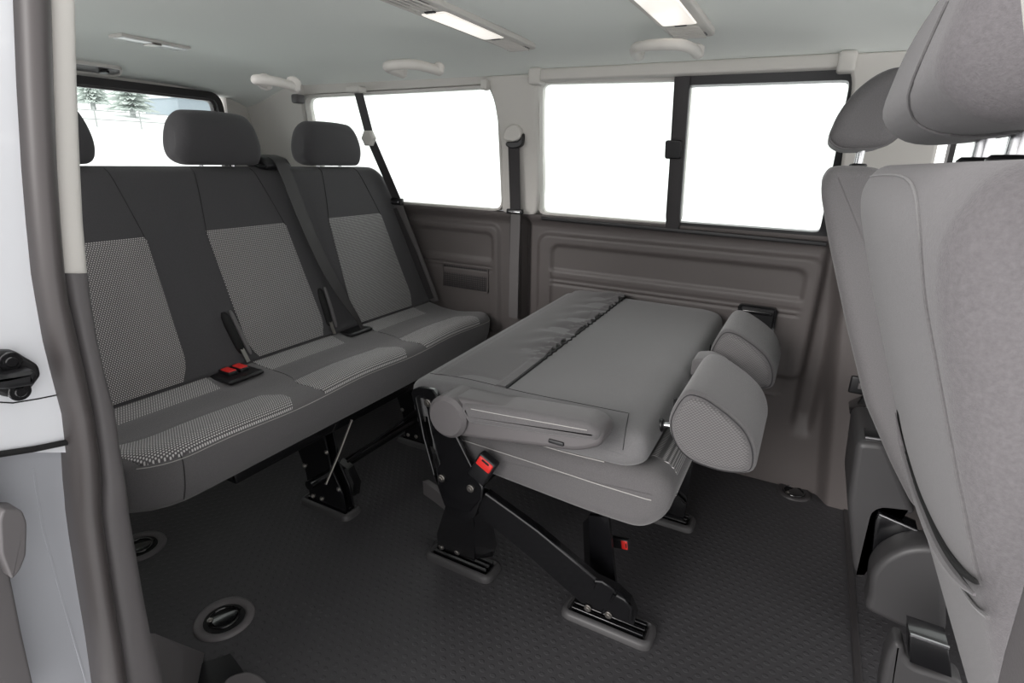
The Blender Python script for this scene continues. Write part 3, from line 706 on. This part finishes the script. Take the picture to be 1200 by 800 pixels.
# rear leg (two sheets) down to its foot
RF = foot(-.83, -.605, 1.056, 1.145, ST); FF = foot(-.40, -.165, 1.056, 1.145, ST)
def skew(ya, za, yb, zb):
    return lambda v: (v[0], v[1]+interp([zb, za], [yb-ya, 0], v[2]), v[2])
def leg3(pts, th, name, parent=ST):
    """sheet through pixel points each at its own depth"""
    f = [at(px, py, 1, y) for px, py, y in pts]; N = len(f)
    V = [p for p in f]+[p+Vector((0, th, 0)) for p in f]; F = [tuple(range(N)), tuple(range(N, 2*N))[::-1]]+[(i, (i+1) % N, (i+1) % N+N, i+N) for i in range(N)]
    return mesh(name, V, F, M['black'], parent, 20)
leg = leg3([(523, 590, .97), (553, 596, .97), (556, 620, 1.01), (556, 657, 1.075), (513, 641, 1.075), (512, 625, 1.04)], .010, 'leg')
leg3([(556, 600, .97), (572, 602, .98), (580, 640, 1.04), (577, 652, 1.10), (556, 655, 1.08)], .010, 'leg')
for px, py in ((517.5, 640), (536, 646)): bolt(at(px, py, 1, 1.072), (0, -1, 0), .0095).build('bolt', M['steel'], leg)
# long diagonal strut to the front foot
dg = leg3([(552, 590, .962), (569, 578, .962), (630, 622, .995), (697, 678, 1.04), (722, 690, 1.06), (738, 705, 1.068), (745, 722, 1.070), (742, 733, 1.072), (681, 706, 1.070), (625, 656, 1.01), (575, 615, .975)], .022, 'diagonal_strut')
g = G(); g.add(tube([at(569, 578, 1, .961), at(600, 600, 1, .977), at(630, 622, 1, .993), at(665, 651, 1, 1.016), at(697, 678, 1, 1.038)], .0045, 8)); g.build('rolled_edge', M['black'], dg)
g = G(); g.add(tube([at(697, 680, 1, 1.038), at(705, 681, 1, 1.045), at(718, 690, 1, 1.055), at(722, 700, 1, 1.06)], .0045, 8)).add(tube([at(722, 697, 1, 1.056), at(731, 702, 1, 1.062), at(739, 712, 1, 1.064), at(739, 726, 1, 1.068)], .0045, 8)).add(tube([at(697, 682, 1, 1.036), at(690, 706, 1, 1.062)], .003, 8)).add(tube([at(720, 697, 1, 1.05), at(706, 718, 1, 1.064)], .003, 8)); g.build('stamped_rib', M['black'], dg)
for px, py in ((689, 712), (713, 720)): bolt(at(px, py, 1, 1.062), (0, -1, 0), .0095).build('bolt', M['steel'], dg)
# upright at the front and the far side legs
leg3([(690, 604, 1.10), (713, 606, 1.10), (722, 688, 1.12), (716, 690, 1.12), (692, 668, 1.12)], .012, 'leg')
leg3([(683, 612, 1.14), (690, 606, 1.12), (692, 668, 1.13), (685, 664, 1.15)], .012, 'leg')
for yy in (1.56,):
    foot(-.83, -.605, yy, yy+.09, ST); foot(-.40, -.165, yy, yy+.09, ST)
    G().add(extr([(-.80, .015), (-.66, .015), (-.62, .40), (-.72, .40)], yy+.03, yy+.045, .002, 'y', 2)).build('leg', M['black'], ST)
    G().add(extr([(-.36, .015), (-.20, .015), (-.20, .08), (-.62, .36), (-.68, .30)], yy+.03, yy+.045, .002, 'y', 2)).build('diagonal_strut', M['black'], ST)
    G().add(extr([(-.27, .015), (-.20, .015), (-.20, .37), (-.27, .37)], yy+.05, yy+.06, .002, 'y', 2)).build('leg', M['black'], ST)
g = G(); g.add(box(-.66, -.30, 1.14, 1.85, .345, .385, .008)).add(tube([(-.62, .99, .33), (-.62, 1.8, .33)], .012, 12)).add(tube([(-.28, 1.1, .33), (-.28, 1.8, .33)], .014, 12)); g.build('under_frame', M['black'], ST)
# buckles
def buckle(c, ang, parent, s=1.0):
    R = Matrix.Rotation(ang, 3, 'Y'); c = Vector(c)
    f = lambda v: c+R @ (Vector(v)*s)
    g = G(); g.add(box(-.024, .024, -.012, .012, -.042, .030, .006)); b = g.build('buckle', M['blackp'], parent, 40, f)
    g = G(); g.add(box(-.020, .020, -.0145, .006, .000, .026, .004)); g.build('release_button', M['red'], b, 40, f)
    g = G(); g.add(box(-.010, .010, -.0155, -.0135, .019, .024, .001)); g.build('slot', M['hole'], b, 40, f)
    return b
buckle(at(568, 546, 1, .945), math.radians(28), ST)
buckle(at(729, 636, 1, 1.18), math.radians(80), ST, .62)
# small lever by the rear leg
g = G(); a, b = at(499, 570, 1, 1.22), at(526, 590, 1, 1.18)
g.add(ribbon([a, a.lerp(b, .5)+Vector((0, 0, .002)), b], (0, 0, 1), .045, .02)); g.build('release_pedal', M['plast'], ST)
g = G(); g.add(cyl(at(480, 578, 2, 0), (0, 0, 1), .0, .0)) if False else None

# ------------------------------------------------------------------ front seats
HP = []
def front_seat(y0, y1, label, mrear, mside, loc_, dx=0, dz=0, hs=1.0, hw=.15, name='front_seat'):
    s = thing(name, loc_, label, 'seat')
    base = [(.048, 1.098), (.052, 1.046), (.080, .961), (.143, .793), (.210, .626), (.284, .498), (.345, .405)]
    base = [(a+dx, b) for a, b in base]; rear = catmull(base, 5); rear[0] = (base[0][0], 1.098)
    frontc = [(.47, .42), (.44, .50), (.36, .66), (.27, .84), (.20, 1.00), (.185, 1.07), (.15, 1.098), (.09, 1.104)]; frontc = [(a+dx, b) for a, b in frontc]
    corner = [(.060+dx, 1.106), (.13+dx, 1.106), (.175+dx, 1.09), (.20+dx, 1.00), (.27+dx, .84), (.36+dx, .66), (.44+dx, .50), (.47+dx, .42)]
    pfs = roundpoly(corner[::-1]+[(base[1][0]-.004, 1.06)]+[p for p in base[1:]][0:], [.03, .03, .03, .03, .04, .04, .03, .035, .02]+[.02]*(len(base)-1), 4)
    pfs = roundpoly([(base[-1][0], base[-1][1])]+[(a, b) for a, b in corner[::-1]]+[(base[0][0]-.001, 1.075)]+base[1:-1], [.03]+[.05]*7+[.05, .05]+[.02]*5, 6)
    g = G(); g.add(extr(pfs, y0, y1, .022, 'y', 7, 20)); b = g.build('backrest', M[mrear], s, 40)
    # cushion and plinth
    pf = roundpoly([(.33, .38), (.36, .48), (.75, .50), (.83, .45), (.80, .34), (.36, .33)], .04, 4)
    g = G(); g.add(extr(pf, y0, y1-.0, .03, 'y', 5)); g.build('cushion', M[mside], s)
    c = (y0+y1)/2
    hp = catmull([(.046, 1.150), (.048, 1.185), (.058, 1.225), (.078, 1.268), (.11, 1.305), (.145, 1.32), (.175, 1.305), (.19, 1.25), (.18, 1.18), (.155, 1.138), (.11, 1.126), (.07, 1.128)], 4, True); hp = [(a+dx, 1.126+(b-1.126)*hs+dz) for a, b in hp]
    g = G(); g.add(extr(hp, c-hw, c+hw, .03, 'y', 7, 8, blob=True)); h = g.build('headrest', M[mrear], s, 60)
    mx_, mz_ = sum(p[0] for p in hp)/len(hp), sum(p[1] for p in hp)/len(hp)
    if hw < .16: g = G(); g.add(tube([(mx_+(p[0]-mx_)*.97, c-hw+.009, mz_+(p[1]-mz_)*.97) for p in hp], .0012, 5, True)).add(tube([(mx_+(p[0]-mx_)*.97, c+hw-.009, mz_+(p[1]-mz_)*.97) for p in hp], .0012, 5, True)); g.build('piping', M['fabmid'], h)
    HP.append(hp)
    for sy in (-.05, .05):
        g = G(); g.add(cyl((.115+dx, c+sy, 1.09), (0, 0, 1), .0065, .055+dz, 14)); g.build('post', M['chrome'], h)
        g = G(); g.add(cyl((.115+dx, c+sy, 1.102), (0, 0, 1), .016, .01, 18, .003)); g.build('collar', M['blackp'], h)
    return s, b, h, rear
def front_near():
    s, b, h, rear = front_seat(.27, .86, 'large mid grey front seat nearest the camera, seen from behind at right', 'near', 'near', (.35, .56, 0), hw=.185)
    # outer wing seam
    cv = [p for p in rear if p[1] > .42]
    nrm = lambda i: Vector((-(cv[min(i+1, len(cv)-1)][1]-cv[max(i-1, 0)][1]), (cv[min(i+1, len(cv)-1)][0]-cv[max(i-1, 0)][0]))).normalized()
    def sp(i, y, off): n = nrm(i); n = -n if n.x > 0 else n; return (cv[i][0]+n.x*off, y, cv[i][1]+n.y*off)
    def onrear(px, py, off=0):
        d = (px-600)*RT-(py-400)*UP+FPX*FW; C = Vector((0, 0, EYE))
        for i in range(len(cv)-1):
            A, B = Vector((cv[i][0], 0, cv[i][1])), Vector((cv[i+1][0], 0, cv[i+1][1]))
            n = Vector((0, 1, 0)).cross(B-A).normalized(); n = -n if n.x > 0 else n
            p = C+d*((A-C).dot(n)/d.dot(n)); t = (p-A).dot(B-A)/(B-A).length_squared
            if -.001 <= t <= 1.001: return p+n*off
        return None
    gap = [onrear(px, py, .001) for px, py in ((1052, 480), (1060, 520), (1073, 564), (1090, 605), (1108, 640), (1128, 667), (1150, 684))]
    gap = [p for p in gap if p]
    gp_ = catmull([tuple(p) for p in gap], 5)
    g = G(); nn = len(gp_); g.add(tube(gp_, [.0004+.0022*math.sin(PI*k/(nn-1))**.5 for k in range(nn)], 8)); g.build('pocket_mouth', M['hole'], b)
    nn = len(gp_)
    g = G(); g.add(tube([tuple(Vector(p)+Vector((-.002, -.006, -.002))) for p in gp_], [.0006+.0042*math.sin(PI*k/(nn-1)) for k in range(nn)], 8)); g.build('pocket_hem', M['near'], b)
    ln = [(px, py) for px, py in ((1009, 209), (1035, 205), (1060, 208), (1073, 226), (1079, 270), (1086, 350), (1100, 430), (1124, 560), (1140, 640), (1150, 684))]
    g = G(); g.add(tube(onsurf(b, densify(ln), .0004), .0010, 6)); g.build('seam', M['fab'], b)
    ln = [onrear(px, py, .0005) for px, py in ((1110, 648), (1125, 682), (1142, 708), (1160, 724))]
    g = G(); g.add(tube(catmull([tuple(p) for p in ln if p], 5), .0010, 6)); g.build('seam', M['fab'], b)
    g = G(); g.add(tube(onsurf(h, densify([(1112, 2), (1090, 50), (1071, 95), (1066, 118), (1073, 140), (1095, 153), (1130, 158), (1170, 156), (1197, 152)]), .0006), .0013, 6)); g.build('piping', M['fab'], h)
    return s
SN = front_near()
SF = front_seat(1.30, 1.80, 'dark grey front seat on the far side beside the front pillar', 'fabmid', 'fabd', (.35, 1.55, 0), -.045, .012, .80)[0]

# plinth covers at the feet of the front seats
def cover(pix, y, th, par, name='base_cover', m='rim', r=.015):
    pf0 = [(at(px, py, 1, y).x, at(px, py, 1, y).z) for px, py in pix]
    pf = roundpoly(pf0, .02, 4)
    zmin = min(p[1] for p in pf)
    g = G(); g.add(extr(pf, y, y+th, r, 'y', 4)); return g.build(name, M[m], par)
c1 = cover([(1003, 517), (1040, 520), (1075, 606), (1030, 600), (1020, 640), (1010, 682), (1000, 668), (993, 590)], 1.42, .24, SF)
c2 = cover([(1018, 700), (1020, 672), (1034, 655), (1058, 643), (1085, 640), (1110, 645), (1110, 745), (1060, 738), (1012, 715)], 1.33, .08, SF)
c3 = cover([(1030, 810), (1038, 770), (1048, 752), (1060, 757), (1064, 780), (1130, 800), (1130, 860), (1030, 860)], 1.02, .05, SN, r=.01)
def rails(pix, y, th, par):
    pf = [(at(px, py, 1, y).x, at(px, py, 1, y).z) for px, py in pix]
    g = G(); g.add(extr(pf, y, y+th, .003, 'y', 2)); o = g.build('seat_rail', M['black'], par)
    t = G(); t.add(tube([(pf[0][0], y-.002, pf[0][1]), (pf[1][0], y-.002, pf[1][1])], .004, 8)); t.build('bright_edge', M['chrome'], o); return o
rails([(1030, 602), (1076, 622), (1078, 632), (1035, 640), (1022, 650), (1026, 612)], 1.40, .05, SF)
rails([(1066, 742), (1112, 758), (1116, 795), (1066, 776)], 1.01, .05, SN)
rails([(1014, 512), (1042, 516), (1044, 528), (1012, 524)], 1.44, .06, SF)

# small things on the front pillar trim
p = at(1009, 453, 1, 1.90)
g = G(); g.add(box(p.x-.03, p.x+.03, 1.905, 1.93, p.z-.028, p.z+.028, .005)); o = tag(g.build('wall_switch', M['blackp']), 'small square black switch on the pillar trim beside the far front seat', 'switch')
G().add(box(p.x-.008, p.x+.010, 1.90, 1.91, p.z-.010, p.z+.010, .003)).build('button', M['plast'], o)
p = at(1018, 482, 1, 1.80)
g = G(); g.add(extr(roundpoly([(p.x-.05, p.z-.02), (p.x+.03, p.z+.05), (p.x+.06, p.z), (p.x+.05, p.z-.05)], .012, 4), 1.80, 1.90, .006, 'y', 3)); tag(g.build('height_lever', M['black']), 'glossy black lever low beside the far front seat', 'lever')

# ------------------------------------------------------------------ things on the far side
zc = .597; ash = thing('ashtray', (-.105, 1.945, .60), 'square black ashtray set in the far side panel', 'ashtray')
q = [(at(878, 350, 1, 1.95)), (at(917, 384, 1, 1.95))]
x0_, x1_, z1_, z0_ = -.170, -.050, .665, .572
op = roundpoly([(x0_, z0_), (x1_, z0_), (x1_, z1_), (x0_, z1_)], .014, 4); ip = inset(op, .008)
mesh('rim', *ring(op, ip, 1.938, 1.97, 'y'), M['black'], ash)
G().add(extr(ip, 1.948, 1.968, .003, 'y', 3)).build('tray', M['blackp'], ash)
G().add(box(x0_+.014, x1_-.014, 1.940, 1.950, z1_-.030, z1_-.018, .003)).build('lip', M['black'], ash)
sg = thing('speaker_grille', (-1.25, 1.955, .62), 'dark rectangular speaker grille in the side panel behind the bench end', 'speaker')
op = roundpoly([(-1.375, .565), (-1.145, .565), (-1.145, .672), (-1.375, .672)], .008, 3); mesh('rim', *ring(op, inset(op, .005), 1.950, 1.972, 'y'), M['panel'], sg)
g = G()
for i in range(26):
    g.add(box(-1.37+i*.0088, -1.3665+i*.0088, 1.956, 1.968, .57, .667))
for j in range(12): g.add(box(-1.37, -1.15, 1.956, 1.968, .572+j*.0085, .5755+j*.0085))
g.build('mesh_grid', M['paneld'], sg); G().add(box(-1.372, -1.148, 1.966, 1.974, .568, .669)).build('backing', M['hole'], sg)

# seat belts
def dring(c, parent, m='trim', r=.034):
    g = G(); g.add(extr(catmull([(c[0]-r, c[2]-.006), (c[0]-r*.7, c[2]+.022), (c[0]+r*.2, c[2]+.038), (c[0]+r*.95, c[2]+.026), (c[0]+r*1.05, c[2]), (c[0]+r*.5, c[2]-.016), (c[0]-r*.5, c[2]-.016)], 4, True), c[1]-.022, c[1]+.004, .006, 'y', 4)); return g.build('shoulder_guide', M[m], parent, 60)
pp = at(603, 163, 1, wy(1.18)-.03)
sb = thing('seat_belt', (pp.x, 1.9, 1.0), 'dark seat belt hanging straight down the pillar between the two side windows', 'seat belt')
dring((pp.x-.004, wy(pp.z)-.03, pp.z+.01), sb)
G().add(extr(catmull([(pp.x-.026, pp.z-.01), (pp.x+.02, pp.z-.006), (pp.x+.036, pp.z+.018), (pp.x+.034, pp.z-.02), (pp.x+.0, pp.z-.032), (pp.x-.028, pp.z-.024)], 4, True), wy(pp.z)-.044, wy(pp.z)-.024, .004, 'y', 3)).build('guide_slot', M['blackp'], sb)
b1 = at(604, 248, 1, 1.90); b2 = at(602, 372, 1, 1.925)
G().add(ribbon([(pp.x, wy(pp.z)-.040, pp.z-.01), b1, b1.lerp(b2, .5), b2], (1, 0, 0), .044, .0025)).build('strap', M['belt'], sb)
G().add(ribbon([b1+Vector((.004, -.004, -.0)), b1.lerp(b2, .5)+Vector((0, -.004, 0)), b2+Vector((0, -.004, 0))], (1, 0, 0), .040, .002)).build('strap', M['beltl'], sb)
tg = G(); tg.add(box(b1.x-.034, b1.x+.034, b1.y-.012, b1.y+.004, b1.z-.008, b1.z+.010, .004)); t_ = tg.build('tongue', M['blackp'], sb)
G().add(box(b1.x-.022, b1.x+.026, b1.y-.016, b1.y-.011, b1.z-.004, b1.z+.002, .001)).build('tongue_plate', M['chrome'], sb)

q0 = at(420, 108, 1, 1.79); q1 = at(434, 162, 1, 1.82); q2 = at(466, 236, 1, 1.885); q3 = at(509, 350, 1, 1.93)
sb2 = thing('seat_belt', (q3.x, 1.93, .5), 'dark seat belt slanting from the roof across the rear side window', 'seat belt')
G().add(ribbon([q0, q1, q2], (1, 0, .35), .040, .0025)).build('strap', M['belt'], sb2)
G().add(ribbon([q2+Vector((0, -.004, 0)), q2.lerp(q3, .5), q3, q3+Vector((.003, 0, -.01))], (1, 0, .4), .040, .002)).build('strap', M['beltl'], sb2)
g = G(); g.add(ribbon([q2+Vector((-.012, -.012, -.03)), q2.lerp(q3, .5)+Vector((-.012, -.01, 0)), q3+Vector((-.012, -.008, 0))], (1, 0, .4), .030, .002)); g.build('strap', M['belt'], sb2)
G().add(cyl((q1.x, q1.y-.022, q1.z), (0, 1, 0), .033, .026, 6, .006)).build('shoulder_guide', M['trim'], sb2)
G().add(box(q2.x-.026, q2.x+.030, q2.y-.016, q2.y+.006, q2.z-.014, q2.z+.014, .005)).build('tongue', M['blackp'], sb2)
G().add(box(q2.x-.02, q2.x+.018, q2.y-.020, q2.y-.014, q2.z-.004, q2.z+.003, .001)).build('tongue_plate', M['chrome'], sb2)
G().add(box(q0.x-.035, q0.x+.035, 1.755, 1.80, q0.z-.004, q0.z+.020, .006)).build('roof_outlet', M['trim'], sb2)

# ------------------------------------------------------------------ roof fittings
def handle(a, b, drop, label, m='trim'):
    a, b = Vector(a), Vector(b); mid = (a+b)/2; L = (b-a).length; d = (b-a)/L
    t = thing('grab_handle', mid, label, 'handle', None)
    inw = Vector((0, -1, .05)).normalized() if abs(d.x) > .7 else Vector((.35, -.8, .03)).normalized()
    pts = [a, a+inw*drop*.55+d*.004, a+inw*drop*.95+d*L*.13, a+inw*drop*1.1+d*L*.32, mid+inw*drop*1.12, b+inw*drop*1.1-d*L*.32, b+inw*drop*.95-d*L*.13, b+inw*drop*.55-d*.004, b]
    g = G(); g.add(tube(catmull(pts, 5), .0125 if drop > .07 else .0095, 12)); g.build('grip', M[m], t, 60)
    for p in (a, b): G().add(cyl(p+Vector((0, 0, .018)), (0, -.3, -1), .0145, .028, 20, .005)).build('mount', M[m], t)
    return t
def cz(x, y): return ceil_z(x, y)
def onceil(px, py):
    z = 1.40
    for _ in range(6): p = at(px, py, 2, z); z = ceil_z(p.x, p.y)-.014
    return p
handle(onceil(749, 66), onceil(818, 63), .095, 'pale grab handle above the sliding window')
handle(onceil(472, 86), onceil(515, 83), .085, 'pale grab handle above the rear side window')
handle(onceil(313, 99), onceil(346, 102), .065, 'small pale grab handle in the rear corner of the roof')

def console(x0, x1, y0, y1, label, z=None, lampfrac=(.25, .72)):
    z = 1.42; t = thing('roof_console', ((x0+x1)/2, (y0+y1)/2, 1.42), label, 'light')
    def cl(v): return (v[0], v[1], ceil_z(v[0], v[1])+v[2])
    W = x1-x0; L = y1-y0
    op = roundpoly([(x0, y0), (x1, y0), (x1, y1), (x0+.01, y1)], .02, 4)
    g = G(); g.add(extr(op, -.010, .004, .003, 'z', 3)); 
    g.build('housing', M['trim'], t, 40, cl)
    a, b = y0+L*lampfrac[0], y0+L*lampfrac[1]
    g = G(); g.add(extr(roundpoly([(x0+.018, a), (x1-.018, a), (x1-.018, b), (x0+.018, b)], .01, 3), -.016, -.006, .004, 'z', 3)); ln = g.build('lamp_lens', M['lamp'], t, 40, cl)
    for yy in (a-.008, b+.008):
        g = G(); g.add(box((x0+x1)/2-.014, (x0+x1)/2+.014, yy-.005, yy+.005, -.016, -.009, .002)); g.build('lamp_switch', M['blackp'], t, 40, cl)
    def vent(v0, v1, k):
        g = G(); g.add(extr(roundpoly([(x0+.016, v0), (x1-.016, v0), (x1-.016, v1), (x0+.016, v1)], .012, 3), -.012, -.009, .001, 'z', 2)); vn = g.build('air_vent', M['plast'] if k else M['paneld'], t, 40, cl)
        n = max(3, int((v1-v0)/.013)) if k else 5
        g = G()
        for i in range(n):
            if k: yy = v0+.006+(v1-v0-.012)*i/(n-1); g.add(box(x0+.020, x1-.020, yy-.0022, yy+.0022, -.016, -.010, .001))
            else: xx = x0+.022+(x1-x0-.044)*i/(n-1); g.add(box(xx-.0018, xx+.0018, v0+.006, v1-.006, -.016, -.010, .001))
        g.build('slats', M['trim'], vn, 40, cl)
    vent(b+.018, y1-.012, 1); vent(y0+.012, a-.018, 0)
    return t
console(-.895, -.79, .94, 1.615, 'long pale roof lamp strip with slatted vent at the top middle', lampfrac=(.34, .76))
console(-.41, -.292, 1.02, 1.61, 'short wide pale roof lamp with vent at the top right of centre', lampfrac=(.30, .76))
rl = thing('courtesy_lamp', (-1.93, 1.18, 1.42), 'slim clear courtesy lamp in the roof above the rear bench', 'light')
g = G(); g.add(extr([(-1.965, 1.07), (-1.895, 1.07), (-1.905, 1.29), (-1.975, 1.29)], 1.417, 1.43, .002, 'z', 2)); g.build('frame', M['trim'], rl)
g = G(); g.add(extr([(-1.956, 1.078), (-1.902, 1.078), (-1.912, 1.282), (-1.966, 1.282)], 1.4145, 1.423, .003, 'z', 2)); g.build('lens', M['lens'], rl)
g = G(); g.add(box(-1.96, -1.905, 1.165, 1.195, 1.411, 1.418, .003)); g.build('switch', M['steel'], rl)
rv = thing('roof_vent', (-2.30, 1.10, 1.37), 'long recessed vent with two round knobs above the tailgate window', 'vent')
def rvf(v): return (v[0], v[1], ceil_z(v[0], v[1])+v[2])
op = roundpoly([(-2.32, .85), (-2.22, .85), (-2.22, 1.235), (-2.28, 1.265), (-2.32, 1.255)], .015, 3)
mesh('frame', *ring(op, inset(op, .007), -.010, .004, 'z', rvf), M['trim'], rv); G().add(extr(inset(op, .006), -.004, .002, 0, 'z')).build('recess', M['plast'], rv, fn=rvf)
for yy in (1.02, 1.20): G().add(cyl((-2.27, yy, -.006), (0, 0, -1), .016, .008, 18, .003)).build('knob', M['blackp'], rv, fn=rvf)

# ------------------------------------------------------------------ floor anchors
def anchor(px, py, label, x=None, y=None, r=.058):
    c = at(px, py, 2, 0); t = thing('floor_anchor', (c.x, c.y, 0), label, 'anchor', None)
    V = []; F = []; n = 36; prof = [(r+.012, 0), (r+.011, .005), (r+.006, .008), (r-.004, .007), (r-.010, .003), (r-.011, .0012)]
    for a in range(n):
        ca, sa = math.cos(2*PI*a/n), math.sin(2*PI*a/n); V += [(c.x+q*ca, c.y+q*sa, z) for q, z in prof]
    K = len(prof); F = [(a*K+k, ((a+1) % n)*K+k, ((a+1) % n)*K+k+1, a*K+k+1) for a in range(n) for k in range(K-1)]; F.append(tuple(a*K+K-1 for a in range(n)))
    mesh('rim', V, F, M['plast'] if r > .05 else M['paneld'], t, 50)
    G().add(cyl((c.x, c.y, .0008), (0, 0, 1), r-.011, .001, 32)).build('cup', M['hole'], t)
    G().add(extr([(c.x-.030, c.y-.022), (c.x+.010, c.y+.040), (c.x+.036, c.y-.012), (c.x+.01, c.y-.03)], .001, .006, .001, 'z', 2)).build('bracket', M['black'], t)
    pts = [(c.x+.034*math.cos(a)*1.0, c.y+.034*math.sin(a), .005) for a in [2*PI*i/24 for i in range(24)]]
    G().add(tube(pts, .003, 8, True)).build('lashing_ring', M['black'], t)
    bolt((c.x-.02, c.y-.024, .005), (0, 0, 1), .007).build('bolt', M['steel'], t)
    return t
anchor(263, 725, 'round black floor anchor ring in the foreground by the door sill')
anchor(163, 641, 'round floor anchor ring under the near end of the rear bench')
anchor(930, 577, 'small dark floor anchor ring near the far wall beneath the headrests', r=.045)
# step mat corner at the very front
g = G(); g.add(extr([(-1.01, .575), (-.70, .50), (-.60, .33), (-.95, .33), (-1.06, .50)], 0, .006, .002, 'z', 2)); tag(g.build('step_mat', M['blackp']), 'black step mat corner on the floor at bottom left by the sill', 'mat')
a = at(300, 797, 2, .006)
g = G(); g.add(extr(catmull([(a.x-.05, a.y-.035), (a.x-.02, a.y+.004), (a.x+.04, a.y+.0), (a.x+.07, a.y-.04), (a.x, a.y-.07)], 5, True), .0, .018, .006, 'z', 4)); tag(g.build('sill_button', M['plast']), 'rounded grey moulding on the step mat at the bottom edge', 'moulding')

# ------------------------------------------------------------------ outside
def gz(x, y): return -.75+3.6*sstep(9, 32, -x)
g = G(); g.add(grid(60, 40, lambda u, v: (-60+u*100, -30+v*90, gz(-60+u*100, 0)))); o = g.build('ground', M['snow']); o['kind'] = 'structure'
def tree(px, py, x, label, h=3.0, rmax=1.1):
    p = at(px, py, 0, x); z0 = gz(x, 0); t = thing('fir_tree', (p.x, p.y, z0), label, 'tree')
    G().add(tube([(p.x, p.y, z0-.2), (p.x, p.y, z0+h)], [.12, .03], 10)).build('trunk', M['wood'], t)
    V = []; F = []
    for k in range(14):
        z = z0+.2+(h-.2)*k/14; rr = rmax*(1-k/14.5)
        for a in range(30):
            an = 2*PI*a/30+random.random()*.3; q = rr*(.6+.5*random.random()); n0 = len(V)
            d = Vector((math.cos(an), math.sin(an), 0)); s_ = Vector((-d.y, d.x, 0)); c = Vector((p.x, p.y, z+.3))
            V += [c, c+d*q*.6+s_*q*.16-Vector((0, 0, .1)), c+d*q-Vector((0, 0, .25)), c+d*q*.6-s_*q*.16-Vector((0, 0, .1)), c+d*q*.5-Vector((0, 0, .22))]
            F += [(n0, n0+1, n0+2, n0+3), (n0, n0+1, n0+4), (n0+1, n0+2, n0+4), (n0+2, n0+3, n0+4), (n0+3, n0, n0+4)]
    mesh('foliage', V, F, M['tree'], t); return t
tree(152, 112, -27, 'snowy haze-pale fir tree seen through the middle of the tailgate window', 3.0, 1.1)
tree(106, 108, -31, 'snowy haze-pale fir tree at the left edge of the tailgate window', 2.2, .9)
p = at(228, 122, 0, -30); z0 = gz(-30, 0); bd = thing('shed', (p.x, p.y, z0), 'pale flat building seen through the right of the tailgate window', 'building')
G().add(box(p.x-3, p.x, p.y-.9, p.y+5, z0-.5, z0+.9)).build('wall', M['wall'], bd); G().add(box(p.x-3.2, p.x+.2, p.y-1.1, p.y+5.2, z0+.9, z0+1.1, .03)).build('roof', M['roof'], bd)
fx, fz = -24, gz(-24, 0)
fa = thing('fence', (fx, 14, fz), 'thin pale rail fence in the snow beyond the tailgate window', 'fence')
G().add(tube([(fx, 10.5, fz+.55), (fx, 17, fz+.62)], .02, 8)).add(tube([(fx, 10.5, fz+.25), (fx, 17, fz+.3)], .02, 8)).build('rail', M['wood'], fa)
for i in range(5): G().add(tube([(fx, 10.5+i*1.6, fz-.3), (fx, 10.5+i*1.6, fz+.7)], .03, 8)).build('post', M['wood'], fa)
